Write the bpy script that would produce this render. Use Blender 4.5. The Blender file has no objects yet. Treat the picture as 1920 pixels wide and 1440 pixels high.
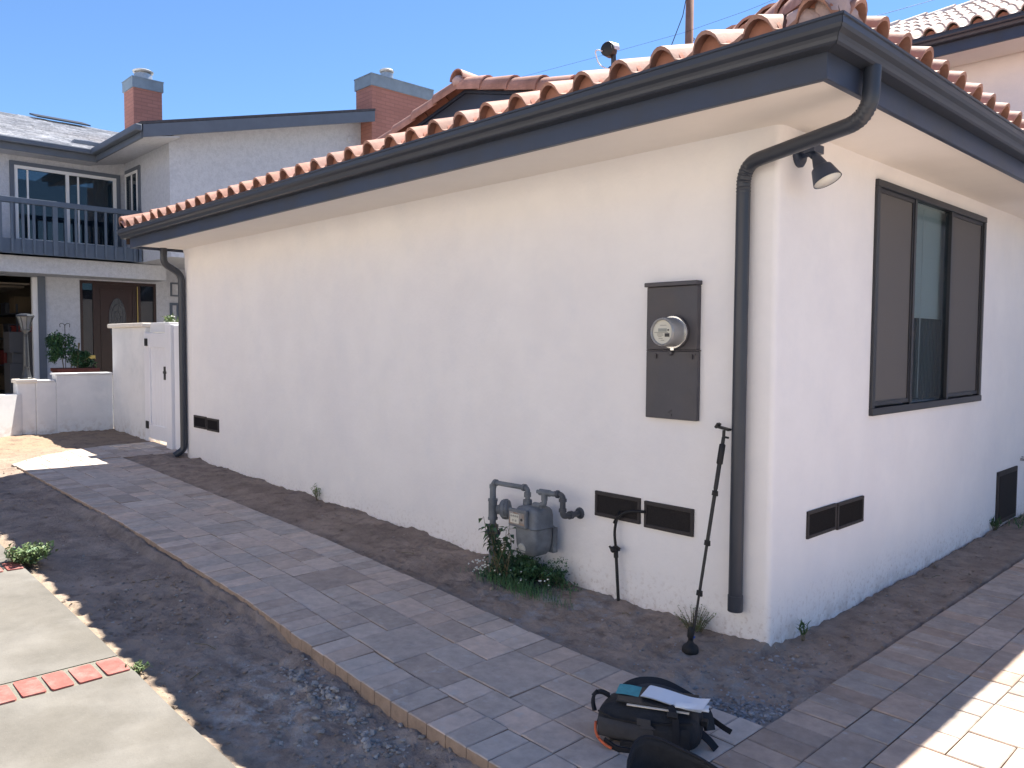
import bpy, math, random
from mathutils import Vector, Matrix, noise
random.seed(7)
R = math.radians
scene = bpy.context.scene
COL = scene.collection

# ---------------------------------------------------------------- camera
cd = bpy.data.cameras.new("camera"); cam = bpy.data.objects.new("camera", cd); COL.objects.link(cam)
cr = Vector((0.68856803, 0.7251483, 0.00583262)); cu = Vector((-0.04089403, 0.03079832, 0.99868871)); cf = Vector((-0.72401778, 0.68790363, -0.05086097))
CP = Vector((2.00503542, -3.74434961, 1.58))
cam.matrix_world = Matrix(((cr.x, cu.x, -cf.x, CP.x), (cr.y, cu.y, -cf.y, CP.y), (cr.z, cu.z, -cf.z, CP.z), (0, 0, 0, 1)))
cd.sensor_fit = 'HORIZONTAL'; cd.sensor_width = 36; cd.lens = 1487.67 / 1920 * 36
cd.clip_start = 0.05; cd.clip_end = 3000
scene.camera = cam
# ---------------------------------------------------------------- sky, sun, exposure
SUN = Vector((-0.104, 0.622, 1.0)).normalized()
w = bpy.data.worlds.new("World"); scene.world = w; w.use_nodes = True
nt = w.node_tree; bg = nt.nodes['Background']
sky = nt.nodes.new('ShaderNodeTexSky'); sky.sky_type = 'NISHITA'; sky.sun_disc = False
sky.sun_elevation = math.asin(SUN.z); sky.sun_rotation = math.atan2(SUN.x, SUN.y)
sky.altitude = 50; sky.air_density = 1.0; sky.dust_density = 0.0; sky.ozone_density = 10.0
nt.links.new(sky.outputs[0], bg.inputs[0]); bg.inputs[1].default_value = 0.0565
sl = bpy.data.lights.new("sun", 'SUN'); sl.energy = 4.3; sl.angle = R(0.5); sl.color = (1.0, 0.94, 0.84)
so = bpy.data.objects.new("sun", sl); COL.objects.link(so)
so.rotation_euler = SUN.to_track_quat('Z', 'Y').to_euler(); so.location = (0, 0, 30)
vs = scene.view_settings; vs.view_transform = 'Standard'; vs.look = 'None'; vs.exposure = 1.80; vs.gamma = 1

# ---------------------------------------------------------------- materials
def pmat(name, col, rough=0.8, spec=0.4, metal=0.0, var=0.0, vscale=6.0, bump=0.0, bscale=60.0, bdist=0.01, tint=False, col2=None, c2scale=2.0, c2lo=0.45, c2hi=0.6, coat=0.0, bump2=0.0, b2scale=6.0):
    m = bpy.data.materials.new(name); m.use_nodes = True; n = m.node_tree.nodes; l = m.node_tree.links
    b = n['Principled BSDF']; b.inputs['Roughness'].default_value = rough; b.inputs['Metallic'].default_value = metal
    b.inputs['Specular IOR Level'].default_value = spec; b.inputs['Coat Weight'].default_value = coat
    g = n.new('ShaderNodeNewGeometry')
    rgb = n.new('ShaderNodeRGB'); rgb.outputs[0].default_value = (*col, 1); out = rgb.outputs[0]
    if col2:
        t = n.new('ShaderNodeTexNoise'); t.inputs['Scale'].default_value = c2scale; t.inputs['Detail'].default_value = 6; t.inputs['Roughness'].default_value = 0.62
        l.new(g.outputs['Position'], t.inputs['Vector'])
        r = n.new('ShaderNodeMapRange'); r.inputs[1].default_value = c2lo; r.inputs[2].default_value = c2hi; l.new(t.outputs[0], r.inputs[0])
        x = n.new('ShaderNodeMix'); x.data_type = 'RGBA'; l.new(r.outputs[0], x.inputs[0]); l.new(out, x.inputs[6]); x.inputs[7].default_value = (*col2, 1); out = x.outputs[2]
    if tint:
        a = n.new('ShaderNodeAttribute'); a.attribute_name = 'tint'
        x = n.new('ShaderNodeMix'); x.data_type = 'RGBA'; x.blend_type = 'MULTIPLY'; x.inputs[0].default_value = 1; l.new(out, x.inputs[6]); l.new(a.outputs['Color'], x.inputs[7]); out = x.outputs[2]
    if var:
        t = n.new('ShaderNodeTexNoise'); t.inputs['Scale'].default_value = vscale; t.inputs['Detail'].default_value = 8; t.inputs['Roughness'].default_value = 0.65
        l.new(g.outputs['Position'], t.inputs['Vector'])
        r = n.new('ShaderNodeMapRange'); r.inputs[1].default_value = 0.25; r.inputs[2].default_value = 0.75; r.inputs[3].default_value = 1 - var; r.inputs[4].default_value = 1 + var; l.new(t.outputs[0], r.inputs[0])
        x = n.new('ShaderNodeVectorMath'); x.operation = 'SCALE'; l.new(out, x.inputs[0]); l.new(r.outputs[0], x.inputs['Scale']); out = x.outputs[0]
    l.new(out, b.inputs['Base Color'])
    prev = None
    for (st, sc, dist) in ((bump, bscale, bdist), (bump2, b2scale, 0.02)):
        if st:
            t = n.new('ShaderNodeTexNoise'); t.inputs['Scale'].default_value = sc; t.inputs['Detail'].default_value = 7; t.inputs['Roughness'].default_value = 0.6
            l.new(g.outputs['Position'], t.inputs['Vector'])
            u = n.new('ShaderNodeBump'); u.inputs['Strength'].default_value = st; u.inputs['Distance'].default_value = dist; l.new(t.outputs[0], u.inputs['Height'])
            if prev: l.new(prev, u.inputs['Normal'])
            prev = u.outputs[0]
    if prev: l.new(prev, b.inputs['Normal'])
    m['b'] = 1
    return m
M = {}
M['stucco'] = pmat('white_stucco', (.86, .83, .82), .9, .2, var=.035, vscale=2.2, bump=.30, bscale=38, bdist=.005, bump2=.16, b2scale=9, col2=(.83, .80, .80), c2scale=1.3, c2lo=.42, c2hi=.62)
M['soffit'] = pmat('soffit_plaster', (.84, .79, .74), .9, .2, var=.03, vscale=3, bump=.25, bscale=40, bdist=.004)
M['gardenwall'] = pmat('garden_stucco', (.74, .74, .75), .9, .2, var=.05, vscale=3, bump=.35, bscale=45, bdist=.006, col2=(.66, .67, .69), c2scale=2)
M['capstone'] = pmat('cream_cap', (.76, .70, .62), .8, .3, var=.08, vscale=8, bump=.3, bscale=50, bdist=.004)
M['trim'] = pmat('slate_paint', (.034, .048, .086), .42, .45, var=.12, vscale=3, bump=.12, bscale=14, bdist=.004, col2=(.036, .045, .070), c2scale=2.5)
M['gutter'] = pmat('gutter_enamel', (.031, .037, .052), .38, .5, var=.10, vscale=5, bump=.08, bscale=9, bdist=.004)
M['panel'] = pmat('panel_paint', (.072, .070, .082), .5, .4, var=.10, vscale=7, bump=.18, bscale=30, bdist=.002, col2=(.082, .074, .078), c2scale=2)
M['vent'] = pmat('vent_brown', (.045, .039, .039), .7, .3, var=.15, vscale=20)
M['mesh'] = pmat('vent_mesh', (.030, .027, .028), .85, .2, var=.3, vscale=160)
M['frame'] = pmat('window_bronze', (.025, .027, .034), .4, .5, var=.06, vscale=8)
M['tile'] = pmat('terracotta', (.42, .235, .185), .75, .3, var=.22, vscale=9, bump=.35, bscale=70, bdist=.004, tint=True, col2=(.33, .18, .135), c2scale=5)
M['tile2'] = pmat('terracotta_pale', (.62, .52, .47), .8, .3, var=.16, vscale=9, bump=.3, bscale=60, bdist=.004, tint=True, col2=(.54, .44, .39), c2scale=4)
M['birdstop'] = pmat('clay_closure', (.46, .22, .16), .85, .2, var=.14, vscale=14, bump=.3, bscale=80, bdist=.003)
M['mortar'] = pmat('pink_mortar', (.50, .37, .35), .9, .2, var=.15, vscale=14, bump=.7, bscale=30, bdist=.01)
M['deck'] = pmat('roof_deck', (.10, .07, .06), .9, .2)
M['greytrim'] = pmat('blue_grey_paint', (.085, .115, .165), .55, .4, var=.10, vscale=4, bump=.1, bscale=20, bdist=.003)
M['greytrim2'] = pmat('grey_fascia_paint', (.105, .125, .160), .6, .35, var=.12, vscale=3, bump=.1, bscale=20, bdist=.003)
M['greystucco'] = pmat('grey_stucco', (.50, .52, .57), .95, .15, var=.10, vscale=38, bump=.9, bscale=28, bdist=.012, col2=(.45, .47, .52), c2scale=13)
M['shingle'] = pmat('grey_shingle', (.56, .555, .55), .95, .15, var=.35, vscale=14, bump=.6, bscale=24, bdist=.01, tint=True)
M['darkshingle'] = pmat('dark_shingle', (.07, .07, .08), .95, .15, var=.3, vscale=12)
M['whiteframe'] = pmat('white_vinyl', (.72, .72, .73), .45, .4)
M['vinyl'] = pmat('gate_vinyl', (.78, .78, .82), .35, .5, var=.02)
M['black'] = pmat('black_iron', (.016, .016, .018), .5, .4)
M['mahogany'] = pmat('mahogany', (.020, .0050, .0045), .35, .5, var=.3, vscale=6)
M['brass'] = pmat('brass', (.45, .36, .12), .35, .5, metal=.6)
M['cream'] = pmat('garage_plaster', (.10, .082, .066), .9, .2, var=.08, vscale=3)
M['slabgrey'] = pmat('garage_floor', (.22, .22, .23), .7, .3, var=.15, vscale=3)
M['card'] = pmat('cardboard', (.10, .075, .05), .85, .2, var=.1)
M['darkbin'] = pmat('dark_bin', (.03, .035, .05), .5, .4)
M['redbin'] = pmat('red_bin', (.18, .03, .03), .5, .4)
M['greymetal'] = pmat('lamp_metal', (.06, .064, .07), .38, .5, metal=.5, var=.2, vscale=20)
M['galv'] = pmat('galvanised', (.42, .42, .42), .4, .5, metal=.7, var=.2, vscale=20)
M['gas'] = pmat('gas_grey', (.155, .170, .190), .55, .4, var=.22, vscale=16, bump=.3, bscale=60, bdist=.003, col2=(.115, .128, .145), c2scale=9)
M['gasdark'] = pmat('pipe_dark', (.060, .066, .080), .55, .4, var=.25, vscale=18, bump=.3, bscale=60, bdist=.003)
M['gasface'] = pmat('meter_face_rust', (.28, .20, .15), .6, .3, var=.35, vscale=40, col2=(.30, .28, .26), c2scale=18)
M['dial'] = pmat('dial_white', (.62, .60, .52), .4, .4)
M['ink'] = pmat('ink', (.05, .05, .05), .6, .3)
M['lcd'] = pmat('lcd_grey', (.30, .31, .28), .4, .4)
M['steelring'] = pmat('steel_ring', (.78, .78, .76), .22, .5, metal=1)
M['cupgrey'] = pmat('meter_cup', (.33, .33, .33), .3, .5, metal=.2, var=.1)
M['rubber'] = pmat('black_rubber', (.018, .018, .020), .6, .3)
M['lampin'] = pmat('lamp_inner', (.78, .76, .70), .5, .3)
M['leaf'] = pmat('leaf_green', (.050, .105, .035), .55, .4, tint=True, var=.2, vscale=30)
M['leafd'] = pmat('leaf_dark', (.045, .105, .05), .5, .4, tint=True, var=.2, vscale=30)
M['leafp'] = pmat('leaf_pale', (.13, .19, .09), .6, .3, tint=True, var=.2, vscale=30)
M['stem'] = pmat('stem', (.15, .13, .08), .8, .2)
M['petal'] = pmat('petal_white', (.75, .75, .70), .7, .2)
M['wood'] = pmat('pole_wood', (.24, .13, .10), .85, .2, var=.25, vscale=4, bump=.4, bscale=12, bdist=.01)
M['planter'] = pmat('planter_clay', (.14, .05, .04), .8, .2, var=.2)
M['pack'] = pmat('black_nylon', (.014, .016, .021), .72, .35, var=.3, vscale=12, bump=.25, bscale=220, bdist=.002, bump2=.5, b2scale=14)
M['packg'] = pmat('grey_ripstop', (.052, .052, .058), .8, .3, var=.2, vscale=16, bump=.3, bscale=180, bdist=.002, bump2=.4, b2scale=16)
M['webbing'] = pmat('webbing', (.020, .021, .026), .8, .2, bump=.3, bscale=250, bdist=.001)
M['orange'] = pmat('orange_piping', (.62, .13, .05), .6, .3)
M['paper'] = pmat('paper', (.70, .74, .80), .7, .2, var=.04)
M['teal'] = pmat('teal_print', (.05, .28, .32), .5, .3, var=.25, vscale=30)
M['tablet'] = pmat('folder_black', (.02, .02, .022), .4, .4)
M['bluetape'] = pmat('blue_tape', (.05, .10, .35), .5, .4)

def shader_glass(name, base, trans, rough=0.03, tintc=(.6, .7, .75)):
    m = bpy.data.materials.new(name); m.use_nodes = True; n = m.node_tree.nodes; l = m.node_tree.links
    b = n['Principled BSDF']; b.inputs['Base Color'].default_value = (*base, 1); b.inputs['Roughness'].default_value = rough; b.inputs['Specular IOR Level'].default_value = .8
    t = n.new('ShaderNodeBsdfTransparent'); t.inputs[0].default_value = (*tintc, 1)
    x = n.new('ShaderNodeMixShader'); x.inputs[0].default_value = trans; l.new(b.outputs[0], x.inputs[1]); l.new(t.outputs[0], x.inputs[2])
    l.new(x.outputs[0], n['Material Output'].inputs[0]); return m
M['glass'] = shader_glass('window_glass', (.02, .03, .04), .80, tintc=(.80, .86, .88))
M['glassdark'] = shader_glass('dark_glass', (.010, .022, .036), .35)
M['screen'] = shader_glass('insect_screen', (.115, .104, .100), .12, .7)
M['lampglass'] = shader_glass('lantern_glass', (.35, .36, .37), .55, .1)

def soil_mat():
    m = pmat('soil', (.330, .262, .215), .98, .08, var=.30, vscale=5, bump=.9, bscale=45, bdist=.012, col2=(.270, .212, .175), c2scale=2.2, c2lo=.40, c2hi=.62)
    n = m.node_tree.nodes; l = m.node_tree.links; b = n['Principled BSDF']
    src = b.inputs['Base Color'].links[0].from_socket
    g = n.new('ShaderNodeNewGeometry')
    def noisef(scale, det=8):
        t = n.new('ShaderNodeTexNoise'); t.inputs['Scale'].default_value = scale; t.inputs['Detail'].default_value = det; t.inputs['Roughness'].default_value = .7; l.new(g.outputs['Position'], t.inputs['Vector']); return t.outputs[0]
    def rng(s, a, c, lo=0, hi=1):
        r = n.new('ShaderNodeMapRange'); r.inputs[1].default_value = a; r.inputs[2].default_value = c; r.inputs[3].default_value = lo; r.inputs[4].default_value = hi; l.new(s, r.inputs[0]); return r.outputs[0]
    def mul(a, c):
        x = n.new('ShaderNodeMath'); x.operation = 'MULTIPLY'; l.new(a, x.inputs[0]); l.new(c, x.inputs[1]); return x.outputs[0]
    def mix(f, a, colr):
        x = n.new('ShaderNodeMix'); x.data_type = 'RGBA'; l.new(f, x.inputs[0]); l.new(a, x.inputs[6]); x.inputs[7].default_value = (*colr, 1); return x.outputs[2]
    def blob(cx, cy, r0, r1):
        d = n.new('ShaderNodeVectorMath'); d.operation = 'DISTANCE'; l.new(g.outputs['Position'], d.inputs[0]); d.inputs[1].default_value = (cx, cy, 0); return rng(d.outputs['Value'], r0, r1, 1, 0)
    # white cement dust and pale grey patches lying on the soil
    out = src
    for (cx, cy, r0, r1, c, lo, hi) in ((-1.13, -2.16, .10, .42, (.52, .50, .47), .46, .66), (-1.55, -2.1, .1, .45, (.40, .37, .34), .48, .70), (-.7, -2.05, .1, .6, (.36, .335, .31), .46, .70), (-1.2, -.35, .1, .8, (.32, .315, .32), .46, .62), (.2, -.5, .1, .7, (.30, .29, .28), .42, .62)):
        out = mix(mul(blob(cx, cy, r0, r1), rng(noisef(9), lo, hi)), out, c)
    # tan tint in the soil by the low wall and along the concrete edge
    sx = n.new('ShaderNodeSeparateXYZ'); l.new(g.outputs['Position'], sx.inputs[0])
    f1 = rng(sx.outputs[0], -7.6, -9.6); out = mix(f1, out, (.30, .22, .155))
    f2 = mul(rng(sx.outputs[1], -2.40, -2.52), rng(noisef(6), .30, .5)); out = mix(f2, out, (.30, .235, .17))
    f3 = rng(noisef(120, 2), .66, .70, 0, .55); out = mix(f3, out, (.30, .29, .28))
    l.new(out, b.inputs['Base Color'])
    return m
M['soil'] = soil_mat()
def add_layer(m, colr, zlo, zhi, nscale, nlo, nhi, amt, stretch=(1, 1, 1)):
    n = m.node_tree.nodes; l = m.node_tree.links; b = n['Principled BSDF']; src = b.inputs['Base Color'].links[0].from_socket
    g = n.new('ShaderNodeNewGeometry'); mp = n.new('ShaderNodeVectorMath'); mp.operation = 'MULTIPLY'; l.new(g.outputs['Position'], mp.inputs[0]); mp.inputs[1].default_value = stretch
    t = n.new('ShaderNodeTexNoise'); t.inputs['Scale'].default_value = nscale; t.inputs['Detail'].default_value = 8; t.inputs['Roughness'].default_value = .65; l.new(mp.outputs[0], t.inputs['Vector'])
    r = n.new('ShaderNodeMapRange'); r.inputs[1].default_value = nlo; r.inputs[2].default_value = nhi; r.inputs[4].default_value = amt; l.new(t.outputs[0], r.inputs[0]); f = r.outputs[0]
    if zhi is not None:
        sx = n.new('ShaderNodeSeparateXYZ'); l.new(g.outputs['Position'], sx.inputs[0])
        q = n.new('ShaderNodeMapRange'); q.inputs[1].default_value = zhi; q.inputs[2].default_value = zlo; l.new(sx.outputs[2], q.inputs[0])
        k = n.new('ShaderNodeMath'); k.operation = 'MULTIPLY'; l.new(f, k.inputs[0]); l.new(q.outputs[0], k.inputs[1]); f = k.outputs[0]
    x = n.new('ShaderNodeMix'); x.data_type = 'RGBA'; l.new(f, x.inputs[0]); l.new(src, x.inputs[6]); x.inputs[7].default_value = (*colr, 1); l.new(x.outputs[2], b.inputs['Base Color'])
M['paver'] = pmat('paver_concrete', (.475, .420, .375), .88, .2, tint=True, var=.20, vscale=16, bump=.5, bscale=140, bdist=.002, col2=(.430, .388, .352), c2scale=3.2)
M['paverside'] = pmat('paver_side', (.33, .25, .20), .92, .1, var=.25, vscale=20, bump=.6, bscale=80, bdist=.004)
M['jointsand'] = pmat('joint_sand', (.27, .245, .21), .95, .1, var=.3, vscale=40)
M['concrete'] = pmat('concrete_slab', (.148, .139, .124), .9, .2, var=.20, vscale=4.5, bump=.5, bscale=90, bdist=.003, col2=(.172, .163, .148), c2scale=2.2, c2lo=.45, c2hi=.62)
M['bandbrick'] = pmat('band_brick', (.31, .105, .090), .9, .2, var=.22, vscale=25, bump=.5, bscale=70, bdist=.004, col2=(.34, .165, .145), c2scale=9)
M['mortargrey'] = pmat('band_mortar', (.19, .185, .155), .95, .1, var=.25, vscale=60, bump=.6, bscale=120, bdist=.004)
M['stone'] = pmat('grey_stone', (.27, .255, .24), .9, .2, tint=True, var=.25, vscale=40, bump=.5, bscale=90, bdist=.004)

add_layer(M['stucco'], (.77, .76, .78), None, None, 3.0, .50, .68, .40, (1, 1, .8))      # trowel streaks
add_layer(M['stucco'], (.42, .33, .28), .04, .30, 34, .52, .66, .55)                     # soil splashed on the foot of the wall
add_layer(M['stucco'], (.52, .45, .42), -.02, .14, 7, .44, .60, .7)
add_layer(M['gardenwall'], (.44, .38, .34), .26, .50, 12, .46, .62, .6)
add_layer(M['paver'], (.52, .51, .50), None, None, 11, .60, .70, .5)                      # cement haze on the pavers
add_layer(M['paver'], (.22, .205, .20), None, None, 4.5, .58, .72, .5)
add_layer(M['concrete'], (.140, .129, .108), None, None, 1.4, .50, .68, .5, (.4, 1, 1))
add_layer(M['concrete'], (.22, .213, .197), None, None, 5.0, .60, .68, .5, (1, .25, 1))
add_layer(M['concrete'], (.115, .105, .09), None, None, 110, .60, .68, .45)
add_layer(M['concrete'], (.24, .23, .215), None, None, 150, .62, .70, .45)
add_layer(M['panel'], (.10, .092, .092), None, None, 9, .60, .66, .5)
add_layer(M['soil'], (.165, .125, .105), None, None, 7, .50, .66, .7)
add_layer(M['soil'], (.31, .29, .27), None, None, 60, .64, .70, .5)

def brick_mat(name, c1, c2, mort):
    m = pmat(name, c1, .9, .15); n = m.node_tree.nodes; l = m.node_tree.links; b = n['Principled BSDF']
    g = n.new('ShaderNodeNewGeometry'); s = n.new('ShaderNodeSeparateXYZ'); l.new(g.outputs['Position'], s.inputs[0])
    a = n.new('ShaderNodeMath'); l.new(s.outputs[0], a.inputs[0]); l.new(s.outputs[1], a.inputs[1])
    c = n.new('ShaderNodeCombineXYZ'); l.new(a.outputs[0], c.inputs[0]); l.new(s.outputs[2], c.inputs[1])
    t = n.new('ShaderNodeTexBrick'); l.new(c.outputs[0], t.inputs[0]); t.inputs['Color1'].default_value = (*c1, 1); t.inputs['Color2'].default_value = (*c2, 1); t.inputs['Mortar'].default_value = (*mort, 1)
    t.inputs['Scale'].default_value = 1; t.inputs['Brick Width'].default_value = .22; t.inputs['Row Height'].default_value = .075; t.inputs['Mortar Size'].default_value = .006
    l.new(t.outputs['Color'], b.inputs['Base Color'])
    u = n.new('ShaderNodeBump'); u.inputs['Strength'].default_value = .7; u.inputs['Distance'].default_value = .01; u.invert = True; l.new(t.outputs['Fac'], u.inputs['Height']); l.new(u.outputs[0], b.inputs['Normal'])
    return m
M['chimcap'] = pmat('chimney_cap_paint', (.20, .25, .30), .6, .3, var=.2, vscale=5)
M['brick'] = brick_mat('chimney_brick', (.40, .19, .155), (.35, .165, .135), (.29, .15, .125))

# ---------------------------------------------------------------- mesh helpers
ROOT = {}
class MB:
    def __init__(s): s.v = []; s.f = []; s.m = []; s.t = []; s.mi = 0; s.tint = (1, 1, 1)
    def face(s, idx): s.f.append(tuple(idx)); s.m.append(s.mi); s.t.append(s.tint)
    def poly(s, pts):
        b = len(s.v); s.v += [Vector(p) for p in pts]; s.face(range(b, b + len(pts)))
    def hexa(s, P):   # 8 points: bottom 4 (ccw from above), top 4
        b = len(s.v); s.v += [Vector(p) for p in P]
        for q in ((3, 2, 1, 0), (4, 5, 6, 7), (0, 1, 5, 4), (1, 2, 6, 5), (2, 3, 7, 6), (3, 0, 4, 7)): s.face([b + i for i in q])
    def box(s, x0, x1, y0, y1, z0, z1):
        x0, x1 = sorted((x0, x1)); y0, y1 = sorted((y0, y1)); z0, z1 = sorted((z0, z1))
        s.hexa([(x0, y0, z0), (x1, y0, z0), (x1, y1, z0), (x0, y1, z0), (x0, y0, z1), (x1, y0, z1), (x1, y1, z1), (x0, y1, z1)])
    def obox(s, c, ex, ey, ez):   # centre and half-extent vectors
        c, ex, ey, ez = map(Vector, (c, ex, ey, ez))
        s.hexa([c - ex - ey - ez, c + ex - ey - ez, c + ex + ey - ez, c - ex + ey - ez, c - ex - ey + ez, c + ex - ey + ez, c + ex + ey + ez, c - ex + ey + ez])
    def prism(s, pts, off):       # polygon extruded by vector
        b = len(s.v); n = len(pts); off = Vector(off); s.v += [Vector(p) for p in pts] + [Vector(p) + off for p in pts]
        s.face(range(b + n - 1, b - 1, -1)); s.face(range(b + n, b + 2 * n))
        for i in range(n): j = (i + 1) % n; s.face((b + i, b + j, b + n + j, b + n + i))
    def tube(s, pts, r, n=10, caps=True, flat=None):
        pts = [Vector(p) for p in pts]; k = len(pts); rr = r if isinstance(r, (list, tuple)) else [r] * k
        b = len(s.v); up = None
        for i, p in enumerate(pts):
            d = (pts[min(i + 1, k - 1)] - pts[max(i - 1, 0)]).normalized()
            if up is None:
                up = Vector((0, 0, 1)) if abs(d.z) < .9 else Vector((1, 0, 0))
                up = (up - d * up.dot(d)).normalized()
            else:
                up = (up - d * up.dot(d)); up = up.normalized() if up.length > 1e-6 else Vector((1, 0, 0))
            sd = d.cross(up)
            for a in range(n):
                t = 2 * math.pi * a / n; s.v.append(p + (up * math.cos(t) * (flat or 1) + sd * math.sin(t)) * rr[i])
        for i in range(k - 1):
            for a in range(n):
                c = (a + 1) % n; s.face((b + i * n + a, b + i * n + c, b + (i + 1) * n + c, b + (i + 1) * n + a))
        if caps: s.face([b + a for a in range(n - 1, -1, -1)]); s.face([b + (k - 1) * n + a for a in range(n)])
    def lathe(s, c, prof, axis=(0, 0, 1), n=20):
        ax = Vector(axis).normalized(); u = ax.orthogonal().normalized(); v = ax.cross(u); c = Vector(c); b = len(s.v); k = len(prof)
        for r, h in prof:
            for a in range(n):
                t = 2 * math.pi * a / n; s.v.append(c + ax * h + (u * math.cos(t) + v * math.sin(t)) * max(r, 1e-5))
        for i in range(k - 1):
            for a in range(n):
                d = (a + 1) % n; s.face((b + i * n + a, b + i * n + d, b + (i + 1) * n + d, b + (i + 1) * n + a))
        if prof[0][0] > 1e-4: s.face([b + a for a in range(n - 1, -1, -1)])
        if prof[-1][0] > 1e-4: s.face([b + (k - 1) * n + a for a in range(n)])
    def blob(s, c, r, seed=0, amp=.3, n=1):
        # small irregular stone from an icosahedron-like point set
        ph = (1 + 5 ** .5) / 2; b = len(s.v)
        P = [(-1, ph, 0), (1, ph, 0), (-1, -ph, 0), (1, -ph, 0), (0, -1, ph), (0, 1, ph), (0, -1, -ph), (0, 1, -ph), (ph, 0, -1), (ph, 0, 1), (-ph, 0, -1), (-ph, 0, 1)]
        F = [(0, 11, 5), (0, 5, 1), (0, 1, 7), (0, 7, 10), (0, 10, 11), (1, 5, 9), (5, 11, 4), (11, 10, 2), (10, 7, 6), (7, 1, 8), (3, 9, 4), (3, 4, 2), (3, 2, 6), (3, 6, 8), (3, 8, 9), (4, 9, 5), (2, 4, 11), (6, 2, 10), (8, 6, 7), (9, 8, 1)]
        rx, ry, rz = r; a = random.random() * 6.28; ca, sa = math.cos(a), math.sin(a)
        for p in P:
            q = Vector(p).normalized() * (1 + random.uniform(-amp, amp)); x, y = q.x * rx, q.y * ry
            s.v.append(Vector(c) + Vector((x * ca - y * sa, x * sa + y * ca, q.z * rz)))
        for f in F: s.face([b + i for i in f])
    def build(s, name, mats, parent=None, smooth=False, bevel=0, seg=2, auto=None):
        if not isinstance(mats, (list, tuple)): mats = [mats]
        off = Vector((0, 0, 0))
        if parent is not None: off = ROOT[parent.name]
        me = bpy.data.meshes.new(name); me.from_pydata([tuple(v - off) for v in s.v], [], s.f)
        for mm in mats: me.materials.append(M[mm] if isinstance(mm, str) else mm)
        me.polygons.foreach_set('material_index', s.m)
        if any(t != (1, 1, 1) for t in s.t) or any((M[mm] if isinstance(mm, str) else mm).name in TINTED for mm in mats):
            ca = me.color_attributes.new('tint', 'FLOAT_COLOR', 'CORNER'); data = []
            for p in me.polygons:
                t = s.t[p.index]; data += [t[0], t[1], t[2], 1.0] * p.loop_total
            ca.data.foreach_set('color', data)
        if smooth: me.polygons.foreach_set('use_smooth', [True] * len(me.polygons))
        me.update()
        o = bpy.data.objects.new(name, me); COL.objects.link(o)
        if parent is not None: o.parent = parent
        ROOT[o.name] = off
        if bevel:
            md = o.modifiers.new('bevel', 'BEVEL'); md.width = bevel; md.segments = seg; md.limit_method = 'ANGLE'; md.angle_limit = R(35)
        if auto:
            es = o.modifiers.new('split', 'EDGE_SPLIT'); es.split_angle = R(auto)
        return o
TINTED = {'terracotta', 'terracotta_pale', 'grey_shingle', 'leaf_green', 'leaf_dark', 'leaf_pale', 'paver_concrete', 'grey_stone'}
def tag(o, label, cat, group=None):
    o['label'] = label; o['category'] = cat
    if group: o['group'] = group
    return o
def thing(name, loc, label, cat, group=None):
    o = bpy.data.objects.new(name, None); COL.objects.link(o); o.location = loc; o.empty_display_size = .2
    ROOT[o.name] = Vector(loc); return tag(o, label, cat, group)
def structure(o): o['kind'] = 'structure'; return o
def gz(x): return .024 * min(12.0, max(0.0, -x))
def nz(x, y, z=0.0): return noise.noise(Vector((x, y, z)))
def fbm(x, y, z=0.0, o=4):
    a = 1; f = 1; t = 0
    for _ in range(o): t += a * nz(x * f, y * f, z + f * 3.1); a *= .5; f *= 2.05
    return t

# ================================================================= THE GROUND
def yr(x):    # right edge of the paved walk
    P = ((-9, -.65), (-3.4, -.665), (-1.8, -.735), (-.9, -.80), (6, -.80))
    for (a, b), (c, d) in zip(P, P[1:]):
        if x <= c: return b + (d - b) * max(0, (x - a)) / (c - a)
    return P[-1][1]
def yl(x):
    P = ((-9, -1.75), (-4.7, -1.68), (-2.5, -1.715), (-.9, -1.815), (6, -1.83))
    for (a, b), (c, d) in zip(P, P[1:]):
        if x <= c: return b + (d - b) * max(0, (x - a)) / (c - a)
    return P[-1][1]
BR = [(-8.13, -1.75), (-7.95, -1.75), (-7.95, .08), (-9.03, .08), (-9.0, -.5), (-8.86, -.95), (-8.58, -1.35)]
def inside(p, poly):
    c = False; n = len(poly)
    for i in range(n):
        a, b = poly[i], poly[(i + 1) % n]
        if (a[1] > p[1]) != (b[1] > p[1]) and p[0] < (b[0] - a[0]) * (p[1] - a[1]) / (b[1] - a[1]) + a[0]: c = not c
    return c
def paved(x, y):
    if x > .42: return True
    if -8.0 < x and yl(x) + .03 < y < yr(x) - .03: return True
    return inside((x, y), [( -8.16, -1.70), (-7.97, -1.72), (-7.97, .1), (-8.98, .1), (-8.95, -.5), (-8.81, -.95), (-8.53, -1.33)])
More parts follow.
